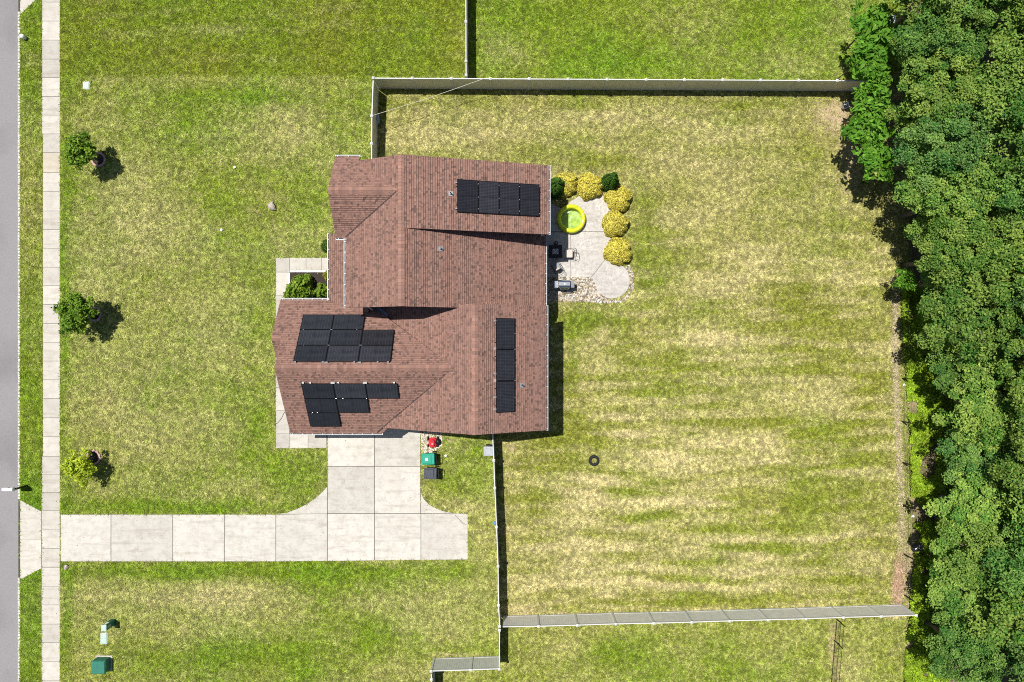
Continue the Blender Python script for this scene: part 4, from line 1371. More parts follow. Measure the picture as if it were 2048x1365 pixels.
q0 = W(226.5, 1243.5)
t = thing('utility_pedestal', 'slim green utility pedestal with pale cap on the south lawn', 'utility pedestal', (q0.x, q0.y, 0))
MB().bbox(-.15, .15, -.19, .19, 0, 1.0, .03).build('body', M['util_green'], t, False, False)
MB().bbox(-.17, .17, -.21, .21, 1.001, 1.07, .03).build('cap', M['util_pale'], t, False, False)
for k_ in range(4):
    MB().box(-.08, .08, .191, .20, .55 + k_ * .1, .61 + k_ * .1).build('label_plate', M['white'], t, False, False)
    MB().box(.151, .16, -.08, .08, .55 + k_ * .1, .61 + k_ * .1).build('louvre', M['util_pale'], t, False, False)
q0 = W(222, 1326)
t = thing('utility_cabinet', 'squat dark green utility cabinet at the bottom left of the south lawn', 'utility cabinet', (q0.x - .45, q0.y, 0))
MB().bbox(-.55, .55, -.5, .5, -.02, .06, .02).build('plinth', M['walk'], t, False, False)
MB().bbox(-.45, .45, -.42, .42, .061, .62, .04).build('body', M['util_green'], t, False, False)
MB().frustum(.47, .44, .42, .38, .621, .70).build('lid', M['util_green'], t, False, False)

# ------------------------------------------------------------------ things by the driveway
def cart(label, px, py, lidmat, rz, white_label):
    p = W(px, py, 1.05)
    t = thing('wheeled_bin', label, 'bin', (p.x, p.y, 0), rz, None)
    # hinge at +x, front at -x
    MB().frustum(.27, .26, .36, .33, .10, .98).build('body', M['black'], t, False, False)
    MB().bbox(-.385, .385, -.355, .355, .94, .985, .02).build('rim', M['black'], t, False, False)
    l = MB().bbox(-.43, .40, -.365, .365, .986, 1.02, .03)
    l.bbox(-.36, .20, -.29, .29, 1.019, 1.055, .03).bbox(.24, .38, -.30, .30, 1.019, 1.04, .015)
    lid = l.build('lid', lidmat, t, False, False)
    if white_label:
        MB().box(-.20, -.02, -.09, .09, 1.056, 1.059).build('sticker', M['white'], lid, False, False)
    else:
        MB().lathe([(.14, 1.0555), (.14, 1.064), (.11, 1.064), (.11, 1.0555)], 20, (-.12, 0, 0), cap=False).build('moulded_ring', lidmat, lid, False, False)
    MB().tube([(.40, -.26, .95), (.50, -.26, .99), (.50, .26, .99), (.40, .26, .95)], .02, 6).build('handle', M['black'], t, False, False)
    for s_ in (-1, 1):
        wl = MB()
        pr = [(.05, -.03), (.12, -.03), (.135, -.015), (.135, .015), (.12, .03), (.05, .03)]
        wl.lathe(pr, 18)
        w_ = wl.build('wheel', M['rubber'], t, False, False)
        w_.rotation_euler = (math.pi / 2, 0, 0); w_.location = (.30, s_ * .33, .136)
    MB().bbox(-.1, .05, .356, .42, .90, .97, .01).bbox(.1, .2, .356, .40, .88, .96, .01).build('lug', M['black'], t, False, False)
    return t


cart('green lidded wheeled bin with white sticker beside the driveway', 856.5, 919, M['green_lid'], .03, True)
cart('charcoal lidded wheeled bin next to the green lidded one', 861, 948, M['dark_lid'], -.03, False)

# lawn mower
p0 = W(866, 884)
t = thing('lawn_mower', 'red push lawn mower parked on pebbles under the eave', 'lawn mower', (p0.x, p0.y, 0))
deck = [(.27 * math.copysign(abs(math.cos(a)) ** .6, math.cos(a)), .33 * math.copysign(abs(math.sin(a)) ** .75, math.sin(a)) - .02) for a in [2 * math.pi * k_ / 28 for k_ in range(28)]]
MB().prism(deck, .10, .26, .05).build('deck', M['red'], t, False, False)
eng = MB().prism([(x * .62, y * .7) for x, y in deck], .261, .42, .05).build('engine_cover', M['red'], t, False, False)
for k_ in range(4):
    MB().box(-.09, .09, .03 + k_ * .035, .045 + k_ * .035, .421, .428).build('vent_slot', M['black'], eng, False, False)
MB().bbox(-.05, .05, -.12, -.05, .421, .45, .01).build('filler_cap', M['beige'], eng, False, False)
for sx in (-1, 1):
    for y_, r in ((-.22, .11), (.24, .14)):
        w_ = MB().lathe([(.04, -.035), (r - .02, -.035), (r, -.02), (r, .02), (r - .02, .035), (.04, .035)], 16).build('wheel', M['rubber'], t, False, False)
        w_.rotation_euler = (0, math.pi / 2, 0); w_.location = (sx * .32, y_, r + .005)
MB().blob((.36, .02, .22), .16, .24, .15, 5, .08).build('side_bag', M['black'], t, True, False)
MB().tube([(-.22, .28, .3), (-.22, .75, .85), (-.2, .95, 1.0), (.2, .95, 1.0), (.22, .75, .85), (.22, .28, .3)], .014, 6).build('handle', M['blackmetal'], t, False, False)

# grey bin by the fence
p0 = W(976.5, 903, .5)
t = thing('plastic_bin', 'low grey plastic bin against the fence under the rear gable', 'bin', (p0.x, p0.y, 0))
MB().frustum(.24, .24, .29, .29, .0, .48).build('body', M['greysteel'], t, False, False)
MB().bbox(-.31, .31, -.31, .31, .481, .53, .03).bbox(-.2, .2, -.2, .2, .529, .56, .03).build('lid', M['grey_bin'], t, False, False)
MB().bbox(-.16, .16, .32, .44, .3, .46, .02).build('handle', M['black'], t, False, False)

# tyre
p0 = W(1187.5, 921)
t = thing('tyre', 'black rubber tyre lying flat on the back lawn', 'tyre', (p0.x, p0.y, 0))
MB().lathe([(.19, .0), (.30, .0), (.34, .03), (.345, .10), (.34, .17), (.30, .20), (.20, .195), (.185, .17), (.23, .15), (.29, .10), (.23, .05), (.185, .03)], 36, closed=True).build('casing', M['rubber'], t, True, False)
tr_ = MB()
for k_ in range(36):
    a = 2 * math.pi * k_ / 36
    c_, s_ = math.cos(a), math.sin(a)
    tr_.add([((.338) * c_ - s_ * w_, .338 * s_ + c_ * w_, z) for w_ in (-.016, .016) for z in (.04, .16)] + [((.356) * c_ - s_ * w_, .356 * s_ + c_ * w_, z) for w_ in (-.016, .016) for z in (.04, .16)],
            [(0, 1, 5, 4), (2, 6, 7, 3), (4, 5, 7, 6), (0, 4, 6, 2), (1, 3, 7, 5)])
tr_.build('tread', M['rubber'], t, False, False)


def rock(px, py, r, seed, label, z=.5):
    p_ = W(px, py)
    o = MB().blob((0, 0, r * z), r, r * 1.1, r * .8, seed, .22, 9, 6, True).build('rock', M['rock'], None, False, False)
    o.location = (p_.x, p_.y, 0)
    tag(o, label, 'rock')


rock(545, 414, .26, 3, 'lone pinkish grey rock lying in the front lawn')
rock(134, 1134, .16, 8, 'flat beige stone beside the driveway near the sidewalk')
for px, py, lab in ((470.5, 335.5, 'small white pipe cap in the grass north west of the lone rock'), (444, 460.5, 'tiny white pipe cap in the grass south west of the lone rock'), (891.5, 911.5, 'tiny white pipe cap in the grass beside the green lidded bin')):
    p0 = W(px, py)
    t = thing('pipe_cap', lab, 'pipe cap', (p0.x, p0.y, 0))
    MB().lathe([(.07, -.02), (.07, .08)], 12).build('pipe', M['white'], t, False, False)
    MB().lathe([(.085, .081), (.085, .11), (.06, .125), (.001, .13)], 12).build('cap', M['white'], t, True, False)

# tub on bare soil, bag and pale sheets near the wood
p0 = W(1692, 210.5, .2)
t = thing('plastic_tub', 'small white tub standing on bare soil in the north east yard corner', 'tub', (p0.x, p0.y, 0), .3)
tb = MB()
tb.frustum(.15, .15, .19, .19, 0, .03)
for sx, sy in ((1, 0), (-1, 0), (0, 1), (0, -1)):
    if sx:
        tb.box(min(sx * .17, sx * .20), max(sx * .17, sx * .20), -.20, .20, .03, .24)
    else:
        tb.box(-.17, .17, min(sy * .17, sy * .20), max(sy * .17, sy * .20), .03, .238)
tb.build('body', M['white'], t, False, False)
MB().box(-.165, .165, -.165, .165, .031, .12).build('contents', M['grey_bin'], t, False, False)
MB().box(-.12, .02, -.03, .03, .121, .15).box(-.03, .03, -.12, .03, .151, .17).build('tools', M['black'], t, False, False)
p0 = W(1837, 1094, .2)
t = thing('rubbish_bag', 'black rubbish bag dumped at the wood edge', 'bag', (p0.x, p0.y, 0))
MB().blob((0, 0, .24), .40, .34, .30, 12, .22, 16, 10, True).build('sack', M['bag'], t, False, False)
MB().tube([(.05, .05, .45), (.10, .1, .56), (.05, .18, .58)], .05, 6, .02).build('knot', M['bag'], t, False, False)
for px, py, lab, w_, d2 in ((1784, 77, 'pale sheet of board lying under the trees at the top right', .42, .3), (1786, 37, 'smaller pale board half hidden under leaves at the top right', .3, .26)):
    p0 = W(px, py, .5)
    o = MB().bbox(-w_, w_, -d2, d2, .30, .34, .01).box(-w_ + .02, -w_ + .08, -.06, .06, 0, .30).box(w_ - .08, w_ - .02, -.06, .06, 0, .30).build('pale_board', M['pale_lid'], None, False, False)
    o.location = (p0.x, p0.y, 0); o.rotation_euler = (0, 0, .2)
    tag(o, lab, 'board')
for px, py, lab in ((1807, 770, 'small scrap of white litter behind the wire fence by the upper bright shrubs'), (1825, 1032, 'small scrap of white litter behind the wire fence above the rubbish bag')):
    p0 = W(px, py)
    o = MB().blob((0, 0, .06), .10, .08, .07, int(px), .35, 8, 6).build('litter_scrap', M['white'], None, False, False)
    o.location = (p0.x, p0.y, .01)
    tag(o, lab, 'litter')
# cable on the front walk
a = [W(548, 851), W(557, 845), W(564, 836), W(568, 827), W(572, 822), W(579, 819)]
tag(MB().tube([(p_.x, p_.y, .055) for p_ in a], .014, 5).build('cable', M['black']), 'thin black cable curling across the front walkway', 'cable')

# ------------------------------------------------------------------ patio things
p0 = W(1142, 438.5, .25)
t = thing('paddling_pool', 'round yellow inflatable paddling pool with water on the patio', 'paddling pool', (p0.x, p0.y, .05))
MB().torus(.80, .145, 48, 12, (0, 0, .13), .95).build('lower_ring', M['pool'], t, True, False)
MB().torus(.80, .14, 48, 12, (0, 0, .37), .95).build('upper_ring', M['pool'], t, True, False)
fl = MB().lathe([(.69, .02), (.4, .02), (.001, .02)], 40, cap=False).build('floor', M['poolfloor'], t, False, False)
MB().lathe([(.674, .17), (.40, .17), (.001, .17)], 40, cap=False).build('water', M['water'], t, True, False)
MB().blob((.28, .78, .50), .12, .08, .05, 2, .1).build('valve', M['pool'], t, True, False)
p1 = W(1136, 425, .35)
tag(MB().bbox(p1.x - .09, p1.x + .05, p1.y - .05, p1.y + .05, .215, .25, .01).build('float', M['white']), 'small white float drifting in the yellow paddling pool', 'float')

p0 = W(1111, 503.5, .6)
t = thing('fire_table', 'square black fire table in the house shade on the patio', 'table', (p0.x, p0.y, .05), .02)
tt = MB()
tt.box(-.42, .42, .19, .42, .54, .60).box(-.42, .42, -.42, -.19, .54, .60).box(-.42, -.21, -.19, .19, .54, .60).box(.21, .42, -.19, .19, .54, .60)
tt.build('table_top', M['black'], t, False, False)
MB().frustum(.33, .33, .36, .36, 0, .539).build('base', M['black'], t, False, False)
gl_ = MB().box(-.209, .209, -.189, .189, .54, .575).build('fire_bowl', M['fire_glass'], t, False, False)
mb = MB(); rs_ = random.Random(5)
for k_ in range(40):
    x, y, s_ = rs_.uniform(-.18, .18), rs_.uniform(-.16, .16), rs_.uniform(.012, .028)
    mb.frustum(s_, s_ * .8, s_ * .3, s_ * .4, .5755, .5755 + s_, x, y)
stuff(mb.build('glass_pebbles', M['alu'], gl_, False, False))
MB().tube([(-.17, .15, .60), (.17, -.15, .60)], .012, 6).tube([(-.17, -.15, .61), (.17, .15, .61)], .012, 6).build('burner', M['steel'], gl_, False, False)
p0 = W(1112.5, 486.5, .4)
t = thing('gas_bottle', 'round dark gas bottle standing behind the fire table', 'gas bottle', (p0.x, p0.y, .05))
MB().lathe([(.11, 0), (.15, .03), (.155, .12), (.155, .26), (.12, .33), (.05, .36)], 20).build('tank', M['greysteel'], t, True, False)
MB().lathe([(.10, .33), (.10, .44), (.088, .44), (.088, .33)], 16).build('collar', M['black'], t, False, False)
MB().lathe([(.03, .36), (.03, .42), (.001, .43)], 10).build('valve', M['alu'], t, False, False)


def chair(label, px, py, rz, pillow):
    p_ = W(px, py, .4)
    t = thing('patio_chair', label, 'chair', (p_.x, p_.y, .05), rz, 'chairs round the fire table')
    # faces +x ; back at -x
    MB().bbox(-.25, .25, -.25, .25, .36, .385, .01).build('seat', M['blackmetal'], t, False, False)
    if pillow == 'seat':
        MB().bbox(-.25, .27, -.26, .26, .386, .47, .03).build('cushion', M['beige'], t, False, False)
    else:
        MB().bbox(-.24, .26, -.25, .25, .386, .44, .03).build('cushion', M['greysteel'], t, False, False)
        MB().blob((-.14, 0, .55), .07, .19, .14, 3, .06).build('pillow', M['beige'], t, True, False)
    for sx in (-1, 1):
        for sy in (-1, 1):
            MB().tube([(sx * .25, sy * .27, 0), (sx * .23, sy * .26, .37)], .016, 6).build('leg', M['blackmetal'], t, False, False)
    br = MB()
    arc = [(-.30 - .07 * math.cos(a), .27 * math.sin(a)) for a in [math.radians(-90 + 15 * k_) for k_ in range(13)]]
    br.tube([(x - .10, y, .88) for x, y in arc], .016, 6)
    br.tube([(x, y, .45) for x, y in arc], .012, 6)
    for i in (0, 3, 6, 9, 12):
        x, y = arc[i]
        br.tube([(x, y, .45), (x - .10, y, .88)], .010 if 0 < i < 12 else .015, 6)
    br.build('backrest', M['blackmetal'], t, False, False)
    for sy in (-1, 1):
        MB().tube([(-.36, sy * .27, .62), (-.1, sy * .30, .64), (.22, sy * .29, .62), (.25, sy * .27, .36)], .014, 6).build('armrest', M['blackmetal'], t, False, False)
    return t


chair('patio chair with beige seat cushion on sunlit concrete facing the fire table', 1137.5, 508, math.pi, 'seat')
chair('patio chair with dark seat and beige pillow in the house shade', 1113.5, 535.5, math.radians(118), 'pillow')

p0 = W(1128.5, 569, .9)
t = thing('gas_grill', 'stainless steel gas grill with side shelves standing on gravel', 'grill', (p0.x, p0.y, .02))
MB().bbox(-.36, .36, -.24, .24, .12, .78, .02).build('cabinet', M['greysteel'], t, False, False)
MB().bbox(-.38, .38, -.28, .28, .781, .88, .02).build('firebox', M['blackmetal'], t, False, False)
lp = [(-.27, .881), (-.28, .98), (-.22, 1.08), (-.10, 1.13), (.12, 1.13), (.22, 1.08), (.26, .98), (.26, .881)]
lid = MB().extrude(lp, 'x', -.36, .36).build('lid', M['steel'], t, False, False)
MB().tube([(-.26, -.33, .99), (.26, -.33, .99)], .016, 8).tube([(-.26, -.33, .99), (-.26, -.27, .99)], .012, 6).tube([(.26, -.33, .99), (.26, -.27, .99)], .012, 6).build('handle', M['steel'], lid, False, False)
MB().lathe([(.045, 1.131), (.045, 1.14), (.001, 1.142)], 14, (.02, 0, 0)).build('thermometer', M['white'], lid, False, False)
for s_ in (-1, 1):
    MB().bbox(min(s_ * .385, s_ * .66), max(s_ * .385, s_ * .66), -.22, .22, .82, .86, .01).build('side_shelf', M['greysteel'] if s_ > 0 else M['steel'], t, False, False)
    for y_ in (-.2, .2):
        w_ = MB().lathe([(.02, -.02), (.06, -.02), (.06, .02), (.02, .02)], 12).build('wheel', M['rubber'], t, False, False)
        w_.rotation_euler = (math.pi / 2, 0, 0); w_.location = (s_ * .3, y_, .06)


# ------------------------------------------------------------------ gravel, litter
def stones(name, polys, count, cols, smin, smax, seed, z=.0):
    rs = np.random.RandomState(seed)
    P = []
    for po in polys:
        w = np.array(gp(po)); lo, hi = w.min(0), w.max(0)
        c = rs.rand(count * 3, 2) * (hi - lo) + lo
        P.append(c[in_poly(c[:, 0], c[:, 1], [tuple(a) for a in w])][:count])
    c = np.concatenate(P)
    n_ = len(c)
    base = np.array([[1, 0, 0], [.5, .87, 0], [-.5, .87, 0], [-1, 0, 0], [-.5, -.87, 0], [.5, -.87, 0], [.45, .3, .6], [-.4, .35, .65], [-.3, -.45, .6], [.35, -.4, .62]])
    fq = [(0, 1, 6, 6), (1, 2, 7, 6), (2, 3, 7, 7), (3, 4, 8, 7), (4, 5, 9, 8), (5, 0, 6, 9), (6, 7, 8, 9)]
    tri = []
    for f in fq:
        ff = list(dict.fromkeys(f))
        for i in range(1, len(ff) - 1):
            tri.append((ff[0], ff[i], ff[i + 1]))
    tri = np.array(tri)
    s_ = (smin + (smax - smin) * rs.rand(n_) ** 1.6)[:, None]
    a = rs.rand(n_) * 6.28
    asp = .6 + .5 * rs.rand(n_, 1)
    v = base[None] * np.concatenate([s_, s_ * asp, s_ * (.7 + .4 * rs.rand(n_, 1))], 1)[:, None, :]
    v = v + rs.normal(0, .12, v.shape) * s_[:, None, :]
    x = v[..., 0] * np.cos(a)[:, None] - v[..., 1] * np.sin(a)[:, None]
    y = v[..., 0] * np.sin(a)[:, None] + v[..., 1] * np.cos(a)[:, None]
    v = np.stack([x + c[:, 0:1], y + c[:, 1:2], v[..., 2] + z + rs.rand(n_, 1) * .03], -1).reshape(-1, 3)
    f = (tri[None] + (np.arange(n_) * 10)[:, None, None]).reshape(-1, 3)
    cols = np.array(cols)
    cc = cols[rs.randint(0, len(cols), n_)] * (.75 + .5 * rs.rand(n_, 1))
    return np_mesh(name, v, tris=f, colors=np.repeat(cc, 10, 0))


gb = struct(MB().prism(gp(gravel_polys[0]), -.1, .012).build('gravel_bed', M['joint']))
GC = [(.50, .46, .41), (.44, .36, .25), (.60, .56, .52), (.30, .23, .13), (.36, .33, .29), (.24, .18, .09), (.52, .48, .42), (.16, .14, .11)]
o = stuff(link_mesh('gravel', stones('gravel', gravel_polys, 3600, GC, .035, .10, 5, .012), M['stone']))
o['label'] = 'pale mixed river gravel round the patio pad'; o['category'] = 'gravel'
o = stuff(link_mesh('pebbles', stones('pebbles', gravel_white, 700, [(.70, .64, .60), (.62, .52, .48), (.74, .70, .66), (.5, .36, .3)], .03, .06, 9, .01), M['stone']))
o['label'] = 'white pebbles scattered under the red mower'; o['category'] = 'pebbles'


def litter_mesh(name, n_, gen, cols, seed, smin=.05, smax=.12):
    rs = np.random.RandomState(seed)
    c = gen(rs, n_)
    n_ = len(c)
    nrm, t_ = tilt_leaves(rs, np.tile([0, 0, 1.0], (n_, 1)), .45)
    c3 = np.concatenate([c, .02 + .05 * rs.rand(n_, 1)], 1)
    cols = np.array(cols)
    cc = cols[rs.randint(0, len(cols), n_)] * (.7 + .6 * rs.rand(n_, 1))
    L = smin + (smax - smin) * rs.rand(n_)
    return leaf_mesh(name, c3, nrm, t_, L, L * .62, cc)


def gen_strip(rs, n_):
    yy = rs.uniform(555, 1215, n_)
    ctr = np.interp(yy, [555, 700, 850, 1000, 1120, 1215], [1791, 1789, 1795, 1802, 1806, 1800])
    wd_ = np.interp(yy, [555, 700, 850, 1000, 1120, 1160, 1215], [8, 6, 7, 8, 10, 15, 17])
    xx = ctr + rs.normal(0, .62, n_) * wd_
    return np.stack([(xx - 1024) * CAMH / FPX, (682.5 - yy) * CAMH / FPX], 1)


o = stuff(link_mesh('leaf_litter', litter_mesh('leaf_litter', 6800, gen_strip, [(.46, .39, .25), (.54, .46, .31), (.38, .31, .20), (.30, .23, .14)], 3), M['litter']))
o['label'] = 'strip of dry tan leaves along the wire fence'; o['category'] = 'leaf litter'


def gen_red(rs, n_):
    yy = 1165 + rs.normal(0, 26, n_); xx = 1797 + rs.normal(0, 6.5, n_) + (yy - 1165) * -.05
    return np.stack([(xx - 1024) * CAMH / FPX, (682.5 - np.clip(yy, 1090, 1214)) * CAMH / FPX], 1)


o = stuff(link_mesh('leaf_pile', litter_mesh('leaf_pile', 3200, gen_red, [(.38, .23, .15), (.44, .28, .19), (.32, .19, .12), (.48, .35, .25)], 13), M['litter']))
o['label'] = 'reddish brown leaf pile in the south east yard corner'; o['category'] = 'leaf litter'


def gen_wood(rs, n_):
    return np.stack([rs.uniform(26.0, 35, n_), rs.uniform(-23, 23, n_)], 1)


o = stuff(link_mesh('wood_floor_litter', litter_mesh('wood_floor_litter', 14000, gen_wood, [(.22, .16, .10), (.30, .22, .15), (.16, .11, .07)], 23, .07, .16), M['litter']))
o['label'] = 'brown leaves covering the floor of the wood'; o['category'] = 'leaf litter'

# ------------------------------------------------------------------ grass blades
def grass_blades():
    rs = np.random.RandomState(17)
    n_ = 1250000
    x = rs.uniform(KX, 27.0, n_); y = rs.uniform(-22.8, 22.8, n_)
    keep = np.ones(n_, bool)
    for po in hard + house_fp:
        w = np.array(po); lo = w.min(0) - .01; hi = w.max(0) + .01
        s_ = (x > lo[0]) & (x < hi[0]) & (y > lo[1]) & (y < hi[1])
        ii = np.where(s_)[0]
        keep[ii[in_poly(x[ii], y[ii], po)]] = False
    x, y = x[keep], y[keep]
    dry, lush, soil, base = lawn_fields(x, y)
    k = (rs.rand(len(x)) > soil * 1.05) & (rs.rand(len(x)) > ssm(25.6, 26.6, x))
    x, y, dry, lush, base = x[k], y[k], dry[k], lush[k], base[k]
    n_ = len(x)
    ang = rs.rand(n_) * 2 * np.pi
    L = (.06 + .13 * rs.rand(n_)) * (1 + .25 * lush)
    wd_ = .016 + .018 * rs.rand(n_)
    hgt = .02 + .065 * rs.rand(n_) ** 1.5 + .02 * lush
    dx, dy = np.cos(ang), np.sin(ang)
    b0 = np.stack([x - dy * wd_, y + dx * wd_, np.full(n_, .004) + .02 * rs.rand(n_)], 1)
    b1 = np.stack([x + dy * wd_, y - dx * wd_, np.full(n_, .004) + .02 * rs.rand(n_)], 1)
    tp = np.stack([x + dx * L, y + dy * L, hgt], 1)
    v = np.stack([b0, b1, tp], 1).reshape(-1, 3)
    t_ = np.clip(dry + (rs.rand(n_) - .5) * .55, 0, 1)
    green = lerp(base, C_LUSH, np.clip(lush + (rs.rand(n_) - .5) * .5, 0, 1))
    tuft = .60 + .82 * ssm(.2, .8, vnoise(x, y, .10, 8))
    col = lerp(green, C_STRAW, t_) * (.70 + .60 * rs.rand(n_, 1)) * tuft[:, None]
    return np_mesh('grass', v, tris=np.arange(n_ * 3).reshape(-1, 3), colors=np.repeat(col, 3, 0))


o = stuff(link_mesh('grass', grass_blades(), M['grass']))
o['label'] = 'patchy mown grass, part green and part straw dry'; o['category'] = 'grass'


# ------------------------------------------------------------------ shrubs and trees
def dome_foliage(name, seed, R, H, n_, L, cols, z0=.1, jit=.55, lumps=.10, shell=.25, pz=.55, wratio=.45):
    rs = np.random.RandomState(seed)
    d = unit(rs.normal(0, 1, (n_, 3))); d[:, 2] = np.abs(d[:, 2]) * 1.0 - .12
    d = unit(d)
    az_ = np.arctan2(d[:, 1], d[:, 0])
    ph = rs.rand(4) * 6.28
    lump = 1 + lumps * (np.sin(3 * az_ + ph[0]) * .6 + np.sin(5 * az_ + ph[1] + 3 * d[:, 2]) * .6 + np.sin(9 * az_ + ph[2] + 7 * d[:, 2]) * .5)
    rr = (1 - shell * rs.rand(n_) ** 1.5) * lump
    c = np.stack([d[:, 0] * R * rr, d[:, 1] * R * rr, z0 + np.maximum(d[:, 2], -.1) * (H - z0) * rr + .02], 1)
    nrm, t_ = tilt_leaves(rs, d + np.array([0, 0, .35]), jit)
    cols = np.array(cols)
    cc = cols[rs.randint(0, len(cols), n_)] * (.65 + .7 * rs.rand(n_, 1))
    LL = L * (.6 + .8 * rs.rand(n_))
    return leaf_mesh(name, c, nrm, t_, LL, LL * wratio, cc)


def shrub(name, label, px, py, hc, R, H, n_, L, cols, seed, cat='shrub', group=None, wratio=.45, jit=.6, lumps=.1, matl=None, core=(.05, .06, .012)):
    p_ = W(px, py, hc)
    t = thing(name, label, cat, (p_.x, p_.y, .02), 0, group)
    link_mesh('foliage', dome_foliage('foliage', seed, R, H, n_, L, cols, jit=jit, lumps=lumps, wratio=wratio), matl or M['leaf_bright'], t)
    st = MB(); rs = random.Random(seed)
    for k_ in range(9):
        a = rs.uniform(0, 6.28); q_ = rs.uniform(.35, .75)
        st.tube([(0, 0, 0), (R * q_ * .4 * math.cos(a), R * q_ * .4 * math.sin(a), H * .4), (R * q_ * math.cos(a), R * q_ * math.sin(a), H * .8)], .02, 5, .006)
    st.build('stems', M['bark'], t, False, False)
    return t


YEL = [(.82, .71, .12), (.78, .68, .09), (.86, .77, .20), (.60, .58, .07), (.30, .24, .04)]
GG = 'golden shrubs edging the patio'
shrub('golden_shrub', 'golden yellow mounded shrub nearest the house wall, partly behind the dark evergreen', 1132, 367, .5, .80, 1.0, 10500, .095, YEL, 1, group=GG, jit=.34, lumps=.09)
shrub('golden_shrub', 'golden yellow rounded shrub at the top of the patio between the two dark evergreens', 1180, 371, .6, .86, 1.15, 11500, .095, YEL, 2, group=GG, jit=.34, lumps=.09)
shrub('golden_shrub', 'golden yellow shrub half shaded by the dark evergreen at the patio corner', 1238, 396, .6, .86, 1.1, 11500, .095, YEL, 3, group=GG, jit=.34, lumps=.09)
shrub('golden_shrub', 'golden yellow shrub in the middle of the eastern patio edge', 1231.5, 446.5, .6, .86, 1.1, 11500, .095, YEL, 4, group=GG, jit=.34, lumps=.09)
shrub('golden_shrub', 'golden yellow shrub nearest the round concrete pad', 1237.5, 502, .6, .90, 1.15, 12000, .095, YEL, 5, group=GG, jit=.34, lumps=.09)
EVG = [(.045, .11, .012), (.06, .15, .016), (.03, .075, .012), (.085, .18, .02)]
shrub('evergreen_shrub', 'bright topped dark evergreen shrub against the house wall by the patio', 1112, 373, .9, .62, 1.75, 6500, .12, EVG, 6)
shrub('evergreen_shrub', 'tall dark evergreen shrub at the north east patio corner', 1222, 362, 1.1, .56, 2.1, 6500, .11, EVG, 7)
FRT = [(.19, .30, .025), (.14, .25, .02), (.26, .34, .04), (.09, .17, .015)]
shrub('leafy_shrub', 'large light green leafy shrub filling the front planting bed', 600, 576, .7, .86, 1.4, 2300, .18, FRT, 8, lumps=.16, wratio=.6)
shrub('leafy_shrub', 'smaller light green shrub beside the porch gutter in the front bed', 645, 583, .4, .50, .85, 900, .15, FRT, 9, lumps=.2, wratio=.6)
shrub('leafy_shrub', 'tiny yellow green shrub in the upper corner of the front bed', 656, 552, .3, .34, .6, 600, .10, [(.3, .3, .03), (.22, .26, .03)], 10)
shrub('leafy_shrub', 'low trailing green shrub at the lower edge of the front bed', 584, 594, .3, .55, .55, 500, .16, FRT, 11, lumps=.3, wratio=.6)
shrub('leafy_shrub', 'small dark green shrub tucked under the front porch gutter corner', 653, 492, .3, .40, .6, 500, .11, EVG, 12)


def crown(name, seed, R, Hc, nspray, nleaf, L, c_lo, c_hi, ztop, flat=.55, sr=(.45, .85), wr=.6, solid=.6):
    """sprays of leaves through an ellipsoid crown; Hc is half height, centre at z=ztop-Hc"""
    rs = np.random.RandomState(seed)
    d = unit(rs.normal(0, 1, (nspray, 3)))
    d[:, 2] = np.where(d[:, 2] < -.2, -d[:, 2] * .7, d[:, 2])
    rad = (solid + (1 - solid) * rs.rand(nspray)) ** .7
    az_ = np.arctan2(d[:, 1], d[:, 0]); ph = rs.rand(3) * 6.28
    lump = 1 + .14 * np.sin(2 * az_ + ph[0]) + .12 * np.sin(3 * az_ + ph[1]) + .10 * np.sin(5 * az_ + ph[2])
    C = np.stack([d[:, 0] * R * rad * lump, d[:, 1] * R * rad * lump, ztop - Hc + d[:, 2] * Hc * rad], 1)
    sN = unit(d * np.array([.55, .55, .8]) + np.array([0, 0, .5]) + rs.normal(0, .18, d.shape))
    srad = sr[0] + (sr[1] - sr[0]) * rs.rand(nspray)
    tone = rs.rand(nspray)
    k = np.repeat(np.arange(nspray), nleaf)
    n_ = len(k)
    a = rs.rand(n_) * 6.28; r = np.sqrt(rs.rand(n_)) * srad[k]
    # ragged spray outline
    r *= .72 + .38 * np.abs(np.sin(a * 2.5 + tone[k] * 20))
    e1 = unit(np.cross(sN, rs.normal(0, 1, sN.shape))); e2 = np.cross(sN, e1)
    c = C[k] + e1[k] * (np.cos(a) * r)[:, None] + e2[k] * (np.sin(a) * r)[:, None] + sN[k] * (rs.normal(0, .10, n_) - .25 * (r / srad[k]) ** 2 * srad[k])[:, None]
    nrm, t_ = tilt_leaves(rs, sN[k], .48)
    mixv = np.clip(tone[k] * .6 + rs.rand(n_) * .6 - .12, 0, 1)
    col = lerp(np.tile(np.array(c_lo), (n_, 1)), np.array(c_hi), mixv) * (.7 + .6 * rs.rand(n_, 1))
    LL = L * (.6 + .8 * rs.rand(n_))
    return leaf_mesh(name, c, nrm, t_, LL, LL * wr, col), C


def trunk_mesh(name, seed, H, r, C, nl=10):
    rs = random.Random(seed)
    mb = MB()
    pts = [(0, 0, -.2)] + [(rs.uniform(-.08, .08) * z, rs.uniform(-.08, .08) * z, z) for z in (H * .25, H * .5, H * .75)]
    mb.tube(pts, r, 8, r * .45)
    top = Vector(pts[-1]); mid_ = Vector(pts[-2])
    for i in rs.sample(range(len(C)), min(nl, len(C))):
        e = Vector(C[i])
        s_ = mid_ if e.z < H * .7 else top
        m_ = (s_ + e) / 2 + Vector((rs.uniform(-.2, .2), rs.uniform(-.2, .2), .25))
        mb.tube([s_, m_, e], r * .35, 5, r * .08)
    return mb.mesh(name)


